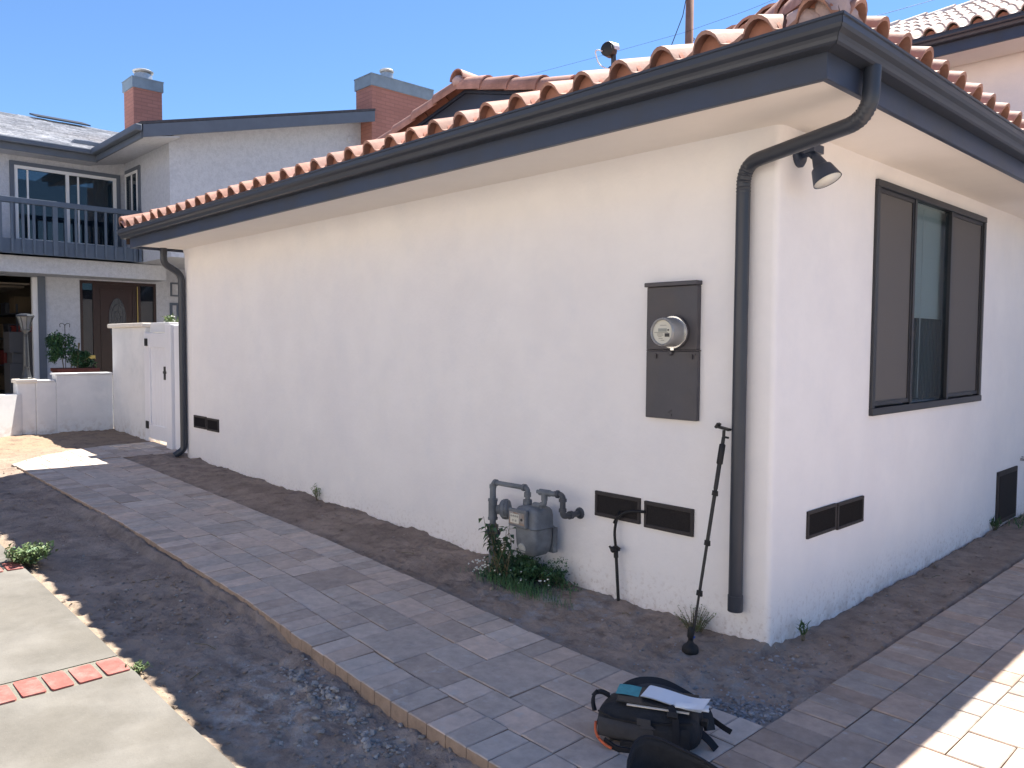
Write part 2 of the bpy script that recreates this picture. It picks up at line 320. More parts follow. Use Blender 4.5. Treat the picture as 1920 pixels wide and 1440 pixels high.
def soilz(x, y):
    h = gz(x)
    fade = 1.0
    if x < -8 or y < -1.75:
        lo = -.062 if x > -3 else -.062 + .035 * min(1, (-3 - x) / 3)
        if y < -1.75 and x > -8.2:
            t = min(1, (-1.75 - y) / .75); h += lo * (1 - t) + (-.028) * t
            e = max(0, 1 - (yl(x) - y) / .12)
            h += .012 * e * (1 + 2 * nz(x * 3, y * 3, 5))
        else: h += -.005
        h += .024 * fbm(x * 2.1, y * 2.1, 3) + .020 * abs(fbm(x * 6, y * 6, 7, 3)) + .010 * fbm(x * 13, y * 13, 17, 3)
    else:
        h += -.002 + .012 * fbm(x * 2.6, y * 2.6, 1) + .026 * abs(fbm(x * 7, y * 7, 9, 3)) - .009 + .006 * fbm(x * 22, y * 22, 12, 2)
        if x < 0: h += .022 * max(0, 1 - abs(y) / .25) * (1 + 1.5 * nz(x * 3, 1.7)) + .03 * max(0, min(1, (-x - 1.5) / 1.5)) * math.exp(-((y + .35) / .22) ** 2)
        else: h += .012 * max(0, y)
    h += .006 * fbm(x * 30, y * 30, 2, 2)
    if y < -2.47: h = min(h, gz(x) + .006) if y > -2.6 else gz(x) - .06
    if paved(x, y): h = gz(x) - .07
    return h
mb = MB()
def patch(x0, x1, y0, y1, st):
    nx = int((x1 - x0) / st + .5); ny = int((y1 - y0) / st + .5); b = len(mb.v)
    for i in range(nx + 1):
        for j in range(ny + 1):
            x = x0 + (x1 - x0) * i / nx; y = y0 + (y1 - y0) * j / ny; mb.v.append(Vector((x, y, soilz(x, y))))
    for i in range(nx):
        for j in range(ny):
            a = b + i * (ny + 1) + j; mb.face((a, a + ny + 1, a + ny + 2, a + 1))
patch(-3.0, 1.2, -2.64, .06, .014)
patch(-12.0, -3.0, -2.64, .16, .035)
patch(-.06, .5, .06, 7.5, .025)
structure(mb.build('soil', 'soil', smooth=True))
# the far ground under everything
mb = MB()
xs = [-600, -60, -30, -20, -15, -12, -9, -6, -3, 0, 3, 8, 20, 60, 600]; ys = [-600, -60, -20, -8, -3, 0, 4, 10, 20, 60, 600]
for x in xs:
    for y in ys: mb.v.append(Vector((x, y, gz(x) - .10)))
for i in range(len(xs) - 1):
    for j in range(len(ys) - 1):
        a = i * len(ys) + j; mb.face((a, a + len(ys), a + len(ys) + 1, a + 1))
structure(mb.build('ground', pmat('far_ground', (.30, .26, .21), .95, .1, var=.2, vscale=2)))

# pavers --------------------------------------------------------
def clip(poly, reg):      # convex clip, reg counter-clockwise
    out = poly
    for i in range(len(reg)):
        a, b = reg[i], reg[(i + 1) % len(reg)]; inp = out; out = []
        if not inp: break
        def sd(p): return (b[0] - a[0]) * (p[1] - a[1]) - (b[1] - a[1]) * (p[0] - a[0])
        for k in range(len(inp)):
            p, q = inp[k], inp[(k + 1) % len(inp)]; dp, dq = sd(p), sd(q)
            if dp >= 0: out.append(p)
            if (dp >= 0) != (dq >= 0):
                t = dp / (dp - dq); out.append((p[0] + (q[0] - p[0]) * t, p[1] + (q[1] - p[1]) * t))
    return out
def paver(mb, poly, warp, dz, tint, gap=.0022, deep=.075):
    n = len(poly); cx = sum(p[0] for p in poly) / n; cy = sum(p[1] for p in poly) / n
    A = abs(sum(poly[i][0] * poly[(i + 1) % n][1] - poly[(i + 1) % n][0] * poly[i][1] for i in range(n))) / 2
    if A < .0015: return
    tx, ty = random.uniform(-.004, .004), random.uniform(-.004, .004); b = len(mb.v)
    def ins(p, d):
        v = Vector((p[0] - cx, p[1] - cy)); L = v.length
        hx = max(abs(v.x), 1e-4); hy = max(abs(v.y), 1e-4)
        return (cx + v.x * (1 - d / hx if hx > 2 * d else .5), cy + v.y * (1 - d / hy if hy > 2 * d else .5))
    for (d, z) in ((gap, -deep), (gap, -.004), (gap + .004, 0)):
        for p in poly:
            q = ins(p, d); X, Y = warp(*q); mb.v.append(Vector((X, Y, gz(X) + .02 + dz + z + (q[0] - cx) * tx * 4 + (q[1] - cy) * ty * 4)))
    mb.tint = tint; mb.mi = 0
    mb.face([b + 2 * n + i for i in range(n)])
    for i in range(n):
        j = (i + 1) % n; mb.face((b + n + i, b + n + j, b + 2 * n + j, b + 2 * n + i))
        mb.mi = 1; mb.face((b + i, b + j, b + n + j, b + n + i)); mb.mi = 0
def ptint(kind):
    g = random.choice((.84, .90, .95, 1.0, 1.04, 1.08, 1.14)) * random.uniform(.95, 1.05)
    if kind != 'walk': g *= .82
    w = random.choice((.04, .07, .10, .13, .16)) if kind == 'walk' else random.choice((.08, .14, .2, .26))
    return (g * (1 + w * .7), g, g * (1 - w * .45))
def ashlar(mb, u0, u1, v0, v1, unit, warp, kind, region=None):
    unit = .0885; nu = max(1, round((u1 - u0) / unit)); nv = max(1, round((v1 - v0) / (unit * 2))); du = (u1 - u0) / nu; dv = (v1 - v0) / nv
    occ = set(); sizes = [(2, 1), (2, 1), (3, 1), (3, 1), (4, 1), (3, 2), (4, 2)]
    for i in range(nu):
        for j in range(nv):
            if (i, j) in occ: continue
            ch = random.sample(sizes, len(sizes)) + [(3, 1), (2, 1), (1, 1)]
            for a, b in ch:
                if i + a > nu or j + b > nv: continue
                if i + a < nu and (i + a, j) not in occ and ((i + a + 1, j) in occ or i + a + 1 == nu) and (a, b) != (1, 1): continue
                cells = [(i + p, j + q) for p in range(a) for q in range(b)]
                if any(c in occ for c in cells): continue
                occ.update(cells); P = [(u0 + i * du, v0 + j * dv), (u0 + (i + a) * du, v0 + j * dv), (u0 + (i + a) * du, v0 + (j + b) * dv), (u0 + i * du, v0 + (j + b) * dv)]
                if region: P = clip(P, region)
                if len(P) >= 3: paver(mb, P, warp, random.uniform(-.0015, .0015), ptint(kind))
                break
mb = MB()
W = 1.06
def warpA(u, v):
    t = v / W; return (u, yl(u) * (1 - t) + yr(u) * t)
x = -8.0
while x < .41:
    x2 = min(x + random.uniform(.121, .129), .42)
    paver(mb, [(x, 0), (x2, 0), (x2, .235), (x, .235)], warpA, random.uniform(-.002, .002), ptint('walk')); x = x2
x = -7.94
while x < .41:
    x2 = min(x + random.uniform(.121, .129), .42)
    paver(mb, [(x, W - .235), (x2, W - .235), (x2, W), (x, W)], warpA, random.uniform(-.002, .002), ptint('walk')); x = x2
ashlar(mb, -8.0, .42, .235, W - .235, .118, warpA, 'walk')
idw = lambda u, v: (u, v)
BRc = BR[::1]
ashlar(mb, -9.06, -8.0, -1.75, .08, .118, idw, 'walk', region=BRc)
ashlar(mb, -8.0, -7.95, -.66, .08, .118, idw, 'walk')
# base of sand under the walk
mb.mi = 2; mb.tint = (1, 1, 1)
N = 60
for i in range(N):
    a = -8.0 + 8.42 * i / N; c = -8.0 + 8.42 * (i + 1) / N
    mb.poly([(a, yl(a) + .012, gz(a) + .006), (c, yl(c) + .012, gz(c) + .006), (c, yr(c) - .012, gz(c) + .006), (a, yr(a) - .012, gz(a) + .006)])
mb.poly([(p[0], p[1], gz(p[0]) + .006) for p in BR])
structure(mb.build('paved_walk', ['paver', 'paverside', 'jointsand']))
mb = MB()
y = -2.45
while y < 9:
    y2 = y + random.uniform(.121, .129)
    paver(mb, [(.42, y), (.655, y), (.655, y2), (.42, y2)], idw, random.uniform(-.002, .002), ptint('drive')); y = y2
swp = lambda u, v: (v, u)
ashlar(mb, -2.45, 9.0, .655, 5.2, .122, swp, 'drive')
mb.mi = 2; mb.tint = (1, 1, 1)
mb.poly([(.43, -2.44, .006), (5.19, -2.44, .006), (5.19, 9, .006), (.43, 9, .006)])
structure(mb.build('paved_drive', ['paver', 'paverside', 'jointsand']))

# concrete drive with brick bands
mb = MB(); EY = -2.535
cuts = [-16.0]
bands = [-14.02, -12.02, -10.02, -8.02, -6.02, -4.035, -2.015]
segs = []
x = -16.0
for b in bands: segs.append((x, b - .0)); x = b + .225
segs.append((x, 7.0))
def slab(x0, x1, mi, top):
    mb.mi = mi; n = max(1, int((x1 - x0) / .5))
    for i in range(n):
        a = x0 + (x1 - x0) * i / n; c = x0 + (x1 - x0) * (i + 1) / n
        ya = EY + .006 * nz(a * 2, 3); yc = EY + .006 * nz(c * 2, 3)
        mb.poly([(a, -14, gz(a) + top), (c, -14, gz(c) + top), (c, yc, gz(c) + top), (a, ya, gz(a) + top)])
        mb.poly([(a, ya, gz(a) + top), (c, yc, gz(c) + top), (c, yc, gz(c) - .1), (a, ya, gz(a) - .1)])
for a, c in segs: slab(a, c, 0, .022)
for b in bands:
    slab(b, b + .225, 1, .0185)
    if b < -9: continue
    y = EY - .006; mb.mi = 2
    while y > -6:
        L = .094 * random.uniform(.94, 1.05); j = random.uniform(-.006, .006); g = gz(b) + .0215
        P = []
        for k in range(12):     # worn rounded brick
            t = 2 * math.pi * (k + .5) / 12; cx = math.copysign(abs(math.cos(t)) ** .16, math.cos(t)); cy = math.copysign(abs(math.sin(t)) ** .16, math.sin(t))
            P.append((b + .1125 + .099 * cx + j + random.uniform(-.003, .003), y - L / 2 - .0 + L / 2 * cy, g))
        mb.prism([(a_, b_, g - .012) for a_, b_, c_ in P], (0, 0, .0125)); y -= L + random.uniform(.016, .023)
mb.mi = 3
for pts in ([(-2.62, -2.54), (-2.66, -2.60), (-2.64, -2.72), (-2.68, -2.90), (-2.64, -3.10)],):
    for (a, b), (c, d) in zip(pts, pts[1:]):
        for k in range(4):
            x0 = a + (c - a) * k / 4; x1 = a + (c - a) * (k + 1) / 4; y0 = b + (d - b) * k / 4 + .01 * nz(x0 * 9, 2); y1 = b + (d - b) * (k + 1) / 4 + .01 * nz(x1 * 9, 2)
            mb.poly([(x0, y0, gz(x0) + .0235), (x1, y1, gz(x1) + .0235), (x1, y1 + .002, gz(x1) + .0235), (x0, y0 + .002, gz(x0) + .0235)])
structure(mb.build('concrete_drive', ['concrete', 'mortargrey', 'bandbrick', pmat('crack', (.10, .09, .075), .95, .1)]))

# loose stones --------------------------------------------------
def stones(name, spots, label, col=(1, 1, 1)):
    mb = MB()
    for (cx, cy, sx, sy, n, r0, r1) in spots:
        for _ in range(n):
            x = random.gauss(cx, sx); y = random.gauss(cy, sy)
            if paved(x, y) or (y > -.015 and x < 0.01) or y < -2.5: continue
            r = random.uniform(r0, r1) * random.choice((.5, .7, 1)); k = random.uniform(.7, 1.5); mb.tint = (k * col[0], k * col[1], k * col[2])
            mb.blob((x, y, soilz(x, y) + r * .25), (r, r * random.uniform(.6, 1), r * random.uniform(.45, .7)))
    o = mb.build(name, 'stone'); o['kind'] = 'stuff'; o['label'] = label; o['category'] = 'gravel'; return o
stones('gravel', [(-1.42, -1.90, .10, .05, 60, .008, .022), (-1.05, -1.95, .10, .05, 90, .008, .024), (-.62, -1.98, .12, .05, 90, .006, .022), (-.9, -2.2, .12, .06, 40, .006, .018), (-1.9, -2.0, .5, .25, 120, .004, .012), (-.5, -2.1, .25, .2, 120, .004, .012), (-3.2, -2.1, .8, .25, 120, .005, .016)], 'grey broken mortar and pebbles heaped beside the exposed walk edge')
stones('gravel', [(.25, -.70, .10, .05, 240, .006, .016), (.33, -.62, .07, .07, 140, .006, .014), (.1, -.45, .3, .18, 160, .003, .010), (-.5, -.4, .5, .2, 120, .003, .010), (.15, .6, .12, .8, 120, .003, .009), (-2.6, -.3, 1.2, .18, 60, .003, .009), (.05, -.1, .12, .06, 40, .006, .014)], 'blue grey pebbles scattered in the soil around the house corner', (.85, .9, 1.0))

mb = MB(); random.seed(21)
for _ in range(4200):
    if random.random() < .72: x = -3.4 + 4.2 * random.random() ** .8 if random.random() < .7 else random.uniform(-8, -2); y = random.uniform(-2.5, -1.8)
    elif random.random() < .6: x = random.uniform(-4.5, .38); y = random.uniform(-.78, -.03)
    else: x = random.uniform(.02, .40); y = random.uniform(-.2, 3.5)
    if paved(x, y): continue
    q = fbm(x * 1.7, y * 1.7, 30); 
    if q < random.uniform(-.5, .45): continue
    rr = random.uniform(.004, .011) * random.choice((.6, .8, 1, 1.5)); mb.blob((x, y, soilz(x, y) + rr * .2), (rr, rr * random.uniform(.6, 1), rr * .6))
o = mb.build('soil_clods', 'soil'); o['kind'] = 'stuff'; o['label'] = 'crumbled clods of soil lying loose on the bare dirt'; o['category'] = 'soil'
mb = MB()
for (x, y, a, ln) in ((-2.05, -2.15, .3, .16), (-3.3, -2.0, 1.0, .12), (-1.6, -2.35, 2.2, .09), (-2.6, -.45, .5, .10), (.15, 1.9, 1.3, .09), (-.8, -.2, .2, .05)):
    z = soilz(x, y) + .006; c, s_ = math.cos(a) * ln, math.sin(a) * ln; mb.tube([(x, y, z), (x + c * .5, y + s_ * .5 + .01, z + .006), (x + c, y + s_, z)], .0022, 5)
o = mb.build('twigs', 'stem'); o['kind'] = 'stuff'; o['label'] = 'dry pale twigs scattered over the bare soil'; o['category'] = 'twigs'
random.seed(7)

# ================================================================= WHITE HOUSE
H = thing('white_house', (0, 0, 0), 'single storey white stucco house with dark eaves and red barrel tile roof', 'house')
WT = 2.72
# walls: a perimeter strip with rounded corner, hole for the window
mb = MB(); rc = .03
peri = []
n = 150
for i in range(n + 1): peri.append((-7.65 + (7.65 - rc) * i / n, 0.0, 0, -1))
for k in range(1, 7):
    t = R(90) * k / 6; peri.append((-rc + rc * math.sin(t), rc - rc * math.cos(t), math.sin(t), -math.cos(t)))
WY0, WY1, WZ0, WZ1 = 1.215, 3.215, 1.195, 2.545
ylist = [rc + (WY0 - rc) * i / 22 for i in range(1, 23)] + [WY0 + (WY1 - WY0) * i / 20 for i in range(1, 21)] + [WY1 + (6.5 - WY1) * i / 30 for i in range(1, 31)]
for y in ylist: peri.append((0.0, y, 1, 0))
zl = [-.25, -.1, 0, .1] + [.1 + (WZ0 - .1) * i / 14 for i in range(1, 15)] + [WZ0 + (WZ1 - WZ0) * i / 14 for i in range(1, 15)] + [2.62, 2.68, WT]
for (x, y, nx, ny) in peri:
    for z in zl:
        s = x + y * 1.3; d = .005 * nz(s * 1.1, z * 1.1, 4) + .0022 * nz(s * 3, z * 3, 8)
        if z > 2.6: d += .05 * ((z - 2.6) / .12) ** 2     # cove under the soffit
        if z < .12: d += .004 * nz(s * 12, z * 9)
        hole = (nx == 1 and WY0 - .12 < y < WY1 + .12)
        if hole and z < 2.6: d *= .0
        mb.v.append(Vector((x + nx * d, y + ny * d, z)))
nzl = len(zl)
for i in range(len(peri) - 1):
    for j in range(nzl - 1):
        xm, ym = peri[i], peri[i + 1]; zm = (zl[j] + zl[j + 1]) / 2
        if xm[2] == 1 and WY0 - 1e-4 < (xm[1] + ym[1]) / 2 < WY1 and WZ0 < zm < WZ1 and xm[1] >= rc: continue
        a = i * nzl + j; mb.face((a, a + nzl, a + nzl + 1, a + 1))
wall = mb.build('wall', 'stucco', H, smooth=True)
mb = MB()
mb.box(-7.65, -7.45, .002, 6.4, -.2, WT - .01); mb.box(-7.4, -.2, 6.3, 6.4, -.2, WT - .01)
mb.box(-7.645, -.22, .03, .15, -.2, WT - .02)      # solid backing behind face
mb.box(-.16, -.012, .2, WY0 - .003, -.2, WT - .02); mb.box(-.16, -.012, WY1 + .003, 6.3, -.2, WT - .02)
mb.box(-.16, -.012, WY0 - .003, WY1 + .003, -.2, WZ0 - .003); mb.box(-.16, -.012, WY0 - .003, WY1 + .003, WZ1 + .003, WT - .02)
mb.build('end_wall', 'stucco', H)
# interior seen through the window
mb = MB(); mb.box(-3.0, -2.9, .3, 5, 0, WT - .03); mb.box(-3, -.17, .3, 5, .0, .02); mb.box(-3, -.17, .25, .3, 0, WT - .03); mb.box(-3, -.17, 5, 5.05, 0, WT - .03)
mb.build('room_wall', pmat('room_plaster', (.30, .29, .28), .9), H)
# soffit
FX, FY, FZ = .52, -.60, 2.65
mb = MB()
mb.prism([(-7.68, FY + .02, 2.68), (FX - .02, FY + .02, 2.68), (FX - .02, 6.5, 2.68), (-.02, 6.5, 2.68), (-.02, .02, 2.68), (-7.68, .02, 2.68)], (0, 0, .03))
mb.build('soffit', 'soffit', H)
# fascia
mb = MB()
mb.prism([(-7.68, FY, FZ), (FX, FY, FZ), (FX, 6.5, FZ), (FX - .03, 6.5, FZ), (FX - .03, FY + .03, FZ), (-7.68, FY + .03, FZ)], (0, 0, .21)); mb.box(-7.71, -7.68, FY, .12, FZ, 2.86)
mb.build('fascia', 'trim', H, bevel=.004)
# gutter: ogee profile swept along the two eaves
prof = [(0, .0), (.062, .0), (.070, .008), (.074, .022), (.080, .034), (.098, .046), (.104, .060), (.104, .084), (.110, .088), (.110, .098), (.096, .098), (.094, .086), (.010, .080), (0, .090)]
GZ = 2.757
def gutter(name, side):
    mb = MB(); n = len(prof)
    if side == 'A': ends = [(-7.80, False), (0, True)]
    else: ends = [(0, True), (6.5, False)]
    rows = []
    N = 30 if side == 'A' else 26
    for i in range(N + 1):
        t = i / N; row = []
        for (o, h) in prof:
            sag = .003 * nz(t * 9, 1.0 if side == 'A' else 5.0)
            if side == 'A':
                x1 = FX + o; X = -7.80 + (x1 + 7.80) * t; row.append((X, FY - .0015 - o + sag * (t < .98), GZ + h + sag * (t < .98)))
            else:
                y0 = FY - o; Y = y0 + (6.5 - y0) * t; row.append((FX + .0015 + o, Y, GZ + h + sag * (t > .02)))
        rows.append(row)
    for r in rows: mb.v += [Vector(p) for p in r]
    for i in range(N):
        for k in range(n): a = i * n + k; c = i * n + (k + 1) % n; mb.face((a, a + n, c + n, c))
    mb.face(range(n)); mb.face([N * n + k for k in range(n - 1, -1, -1)])
    return mb.build(name, 'gutter', H)
gutter('gutter', 'A'); gutter('gutter', 'B')

# tiled roofs ----------------------------------------------------
SP = .2435; NS = 12
def prof_h(t):
    if t < .60: return .074 * max(0.0, math.sin(math.pi * (t / .60))) ** .62 + .004
    s = (t - .60) / .40; return .004 - .013 * math.sin(math.pi * s) + .012 * s * s
def tiles(mb, org, ud, sd, L, phase, courses, expo, smax=None, sp=SP, lift=.020, th=.017, start=0, tr=(.92, 1.08), over=.05):
    org, ud, sd = Vector(org), Vector(ud), Vector(sd); nn = ud.cross(sd).normalized()
    if nn.z < 0: nn = -nn
    k0 = int(math.floor(-phase / sp)) - 1; k1 = int((L - phase) / sp) + 1
    for c in range(start, courses):
        for k in range(k0, k1 + 1):
            j = random.uniform(-.008, .008); g = random.uniform(*tr); r = random.uniform(.95, 1.05); mb.tint = (g * r, g, g / r); wob = random.uniform(-.003, .004)
            b = len(mb.v); cnt = 0; s0 = c * expo + j
            um = phase + (k + .5) * sp
            if smax and smax(um) < s0 + .05: continue
            for i in range(NS + 1):
                t = i / NS * 1.03; u = phase + (k + t) * sp
                if u < -.001: u = -.001
                if u > L + .001: u = L + .001
                s1 = s0 + expo + over
                if smax: s1 = max(min(s1, smax(u)), s0 + .01)
                h = prof_h(min(t, 1.0)); hb = h - lift * .2
                tp = th
                mb.v.append(org + ud * u + sd * s0 + nn * (h + lift + wob)); mb.v.append(org + ud * u + sd * s1 + nn * hb)
                mb.v.append(org + ud * u + sd * s0 + nn * (h + lift + wob - tp))
                mb.v.append(org + ud * u + sd * min(s1, s0 + .14) + nn * (h + lift * .6 - tp))
            for i in range(NS):
                a = b + i * 4; d = a + 4
                mb.face((a, d, d + 1, a + 1)); mb.face((a + 2, d + 2, d, a)); 
                mb.face((a + 3, d + 3, d + 2, a + 2))
            mb.face((b, b + 1, b + 3, b + 2)); a = b + NS * 4; mb.face((a, a + 2, a + 3, a + 1))
SLP = .36; ca = 1 / math.sqrt(1 + SLP * SLP); sa = SLP * ca
NX, NY, NZ0 = .585, -.645, 2.868
ridge_s = 3.3 / ca
mb = MB()
LA = 7.80 + NX
cr0 = .238      # a crown
phA = (cr0 + 7.80 - .30 * SP) % SP
tiles(mb, (-7.80, NY, NZ0), (1, 0, 0), (0, ca, sa), LA, phA, 9, .36, smax=lambda u: max(0, (LA - u)) / ca)
phB = (.232 - NY - .30 * SP) % SP
LB = 7.1
tiles(mb, (NX, NY, NZ0), (0, 1, 0), (-ca, 0, sa), LB, phB, 9, .36, smax=lambda u: max(0, u) / ca)
for v in mb.v: pass
mb.build('roof', 'tile', H, smooth=True, auto=40)
# roof deck and ridge slopes behind
mb = MB()
zr = NZ0 + 3.2 * SLP - .01; z0 = NZ0 - .012
mb.poly([(-7.78, NY + .03, z0), (NX - .03, NY + .03, z0), (NX - 3.2, NY + 3.2, zr), (-7.78, NY + 3.2, zr)])
mb.poly([(NX - .03, NY + .03, z0), (NX - .03, 6.45, z0), (NX - 3.2, 6.45, zr), (NX - 3.2, NY + 3.2, zr)])
mb.poly([(-7.78, NY + 3.2, zr), (NX - 3.2, NY + 3.2, zr), (NX - 3.2, 6.4, zr), (-7.78, 6.4, zr)])
mb.box(-7.78, NX - .25, NY + .06, NY + .09, 2.80, z0 - .003)
mb.box(NX - .09, NX - .06, NY + .09, 6.4, 2.80, z0 - .003)
mb.poly([(-7.78, NY + .03, z0), (-7.78, NY + 3.2, zr), (-7.78, NY + 3.2, 2.7), (-7.78, NY + .03, 2.7)])
mb.build('roof_deck', 'deck', H)
# clay closures under the barrels
mb = MB()
def closure(P0, ud, sd, back):
    P0, ud, sd = Vector(P0), Vector(ud), Vector(sd); pts = []
    for i in range(13):
        t = i / 12 * .62; pts.append(P0 + ud * (t * SP + .004) + Vector((0, 0, prof_h(min(t, .6)) + lift0)))
    pts.append(P0 + ud * (.63 * SP + .004) + Vector((0, 0, -.02))); pts.insert(0, P0 + Vector((0, 0, -.02)))
    mb = MB(); mb.prism([p + sd * .035 for p in pts], sd * back); mb.build('eave_closure', 'birdstop', H)
lift0 = .006
k = 0
u = phA - SP
while u < LA - .12:
    if u > -.02: closure((-7.80 + u, NY, NZ0), (1, 0, 0), (0, 1, SLP), .03)
    u += SP
u = phB - SP
while u < LB:
    if u > .15: closure((NX, NY + u, NZ0), (0, 1, 0), (-1, 0, SLP), .03)
    u += SP
# hip caps, rake tiles, ridge
def barrel(mb, a, b, r0, r1, up=(0, 0, 1), seg=10, th=.014, arc=math.pi):
    a, b, up = Vector(a), Vector(b), Vector(up); d = (b - a).normalized(); up = (up - d * up.dot(d)).normalized(); s = d.cross(up); base = len(mb.v)
    g = random.uniform(.9, 1.1); mb.tint = (g, g, g)
    for (p, r) in ((a, r0), (b, r1)):
        for rr in (r, r - th):
            for i in range(seg + 1):
                t = (math.pi - arc) / 2 + arc * i / seg; mb.v.append(p + s * math.cos(t) * rr + up * math.sin(t) * rr)
    n = seg + 1
    for i in range(seg):
        mb.face((base + i, base + i + 1, base + 2 * n + i + 1, base + 2 * n + i)); mb.face((base + n + i + 1, base + n + i, base + 3 * n + i, base + 3 * n + i + 1))
        mb.face((base + i + 1, base + i, base + n + i, base + n + i + 1)); mb.face((base + 2 * n + i, base + 2 * n + i + 1, base + 3 * n + i + 1, base + 3 * n + i))
    for i in (0, seg): mb.face((base + i, base + 2 * n + i, base + 3 * n + i, base + n + i))
mb = MB()
hd = Vector((-1, 1, SLP)); hs = Vector((NX - .07, NY + .07, NZ0 + .065))
for k in range(9):
    a = hs + hd * (.265 * k); b = hs + hd * (.265 * (k + 1) + .05); barrel(mb, a + Vector((0, 0, .022)), b, .118, .100)
mb.build('hip_cap', 'tile', H, smooth=True, auto=40)
mb = MB()
# pinkish mortar packing at the hip foot: an irregular lump
for (px, py, pz, rx, ry, rz) in ((NX - .075, NY + .10, NZ0 + .045, .085, .085, .095), (NX - .17, NY + .05, NZ0 + .035, .085, .05, .055), (NX - .05, NY + .19, NZ0 + .035, .05, .09, .055), (NX - .13, NY + .14, NZ0 + .10, .09, .09, .075)):
    b = len(mb.v); n1, n2 = 14, 20
    for i in range(n1 + 1):
        for j in range(n2):
            t = math.pi * i / n1; p = 2 * math.pi * j / n2; q = Vector((math.sin(t) * math.cos(p), math.sin(t) * math.sin(p), math.cos(t)))
            k = 1 + .28 * nz(q.x * 2.2 + px * 9, q.y * 2.2, q.z * 2.2) + .06 * nz(q.x * 9, q.y * 9, q.z * 9)
            mb.v.append(Vector((px + q.x * rx * k, py + q.y * ry * k, pz + q.z * rz * k)))
    for i in range(n1):
        for j in range(n2): mb.face((b + i * n2 + j, b + i * n2 + (j + 1) % n2, b + (i + 1) * n2 + (j + 1) % n2, b + (i + 1) * n2 + j))
mb.build('hip_mortar', 'mortar', H, smooth=True)
mb = MB()
for k in range(9):      # rake tiles along the far gable end
    y0 = NY + .01 + .34 * k; y1 = y0 + .39; zf = lambda y: NZ0 + .035 + (y - NY) * SLP
    barrel(mb, (-7.83, y0, zf(y0) + .015), (-7.83, y1, zf(y1)), .10, .088)
mb.build('rake_tile', 'tile', H, smooth=True, auto=40)
# cross gable rising from the roof
gy = 1.2; pk = Vector((-3.88, gy, 3.955)); lf = Vector((-5.25, gy, 3.62)); rt = Vector((-2.45, gy, 3.62))
mb = MB()
back = Vector((0, 2.4, 0))
for e in (lf, rt):
    mb.hexa([e, pk, pk + back, e + back, e + Vector((0, 0, .03)), pk + Vector((0, 0, .03)), pk + back + Vector((0, 0, .03)), e + back + Vector((0, 0, .03))])
mb.build('gable_roof', 'trim', H)
mb = MB()
mb.prism([lf + Vector((0, .02, -.003)), rt + Vector((0, .02, -.003)), pk + Vector((0, .02, -.003))], (0, .04, 0))
mb.build('gable_fascia', 'trim', H)
mb = MB()
for e, nseg in ((lf, 4), (rt, 4)):
    d = (pk - e) / nseg
    for k in range(nseg):
        a = e + d * k + Vector((0, -.01, .035)); b = e + d * (k + 1.12) + Vector((0, -.01, .035)); barrel(mb, a + Vector((0, 0, .012)), b, .115, .10, arc=math.pi * 1.15)
for k in range(6): barrel(mb, pk + Vector((0, -.10 + .36 * k, .105)), pk + Vector((0, .30 + .36 * k, .095)), .10, .092)
mb.build('gable_tile', 'tile', H, smooth=True, auto=40)
mb = MB(); mb.lathe(pk + Vector((0, -.06, .07)), [(.06, -.02), (.075, .03), (.04, .07), (0, .075)], n=12); mb.build('gable_mortar', 'mortar', H, smooth=True)

# window --------------------------------------------------------
mb = MB(); Y0, Y1, Z0, Z1 = 1.172, 3.255, 1.15, 2.585
fx0, fx1 = -.03, .022; fw = .044
mb.box(fx0, fx1, Y0, Y1, Z1 - fw, Z1); mb.box(fx0, fx1 + .004, Y0, Y1, Z0, Z0 + fw * 1.05); mb.box(fx0, fx1 - .002, Y0, Y0 + fw, Z0 + fw * 1.05, Z1 - fw); mb.box(fx0, fx1 - .002, Y1 - fw, Y1, Z0 + fw * 1.05, Z1 - fw)
win = mb.build('window', 'frame', H, bevel=.004)
mb = MB()
for ym, wd in ((1.812, .017), (2.510, .017)): mb.box(-.035, .012, ym - wd, ym + wd, Z0 + fw * 1.05, Z1 - fw)
for a, b in ((Y0 + fw, 1.795), (2.527, Y1 - fw)):
    for z in (Z0 + .058, Z1 - fw - .026): mb.box(-.03, .006, a + .001, b - .001, z, z + .025)
    for y in (a + .001, b - .021): mb.box(-.03, .005, y, y + .02, Z0 + .083, Z1 - fw - .026)
mb.build('frame', 'frame', win)
for a, b in ((Y0 + fw + .021, 1.774), (2.548, Y1 - fw - .021)):
    mb = MB(); mb.box(-.006, -.003, a, b, Z0 + .083, Z1 - fw - .026); mb.build('screen', 'screen', win)
    mb = MB(); mb.box(-.036, -.032, a, b, Z0 + .083, Z1 - fw - .026); mb.build('pane', 'glassdark', win)
mb = MB(); mb.box(-.012, -.008, 1.829, 2.493, Z0 + .058, Z1 - fw); mb.build('pane', 'glass', win)
mb = MB(); mb.box(-.075, -.070, 1.76, 2.90, 1.79, Z1 - .03); mb.box(-.078, -.068, 1.76, 2.90, 1.775, 1.789)
mb.box(-.068, -.066, 1.76, 2.90, 2.20, 2.208)
mb.build('reflection_panel', pmat('painted_reflection', (.74, .77, .76), .8), win)  # pale sheet standing in for a building reflected in the centre pane
mb = MB(); mb.tube([(-.050, 2.12, 2.52), (-.050, 2.10, 1.22)], .0035, 6); mb.build('pane_cord', 'whiteframe', win)
mb = MB(); 
for k in range(34): mb.tube([(-.12 + .015 * math.sin(k * 2.1), 2.25 + k * .018, 1.2), (-.12 + .015 * math.sin(k * 2.1), 2.25 + k * .018, 2.5)], .012, 6)
mb.build('curtain', pmat('curtain_teal', (.05, .08, .09), .8), win)

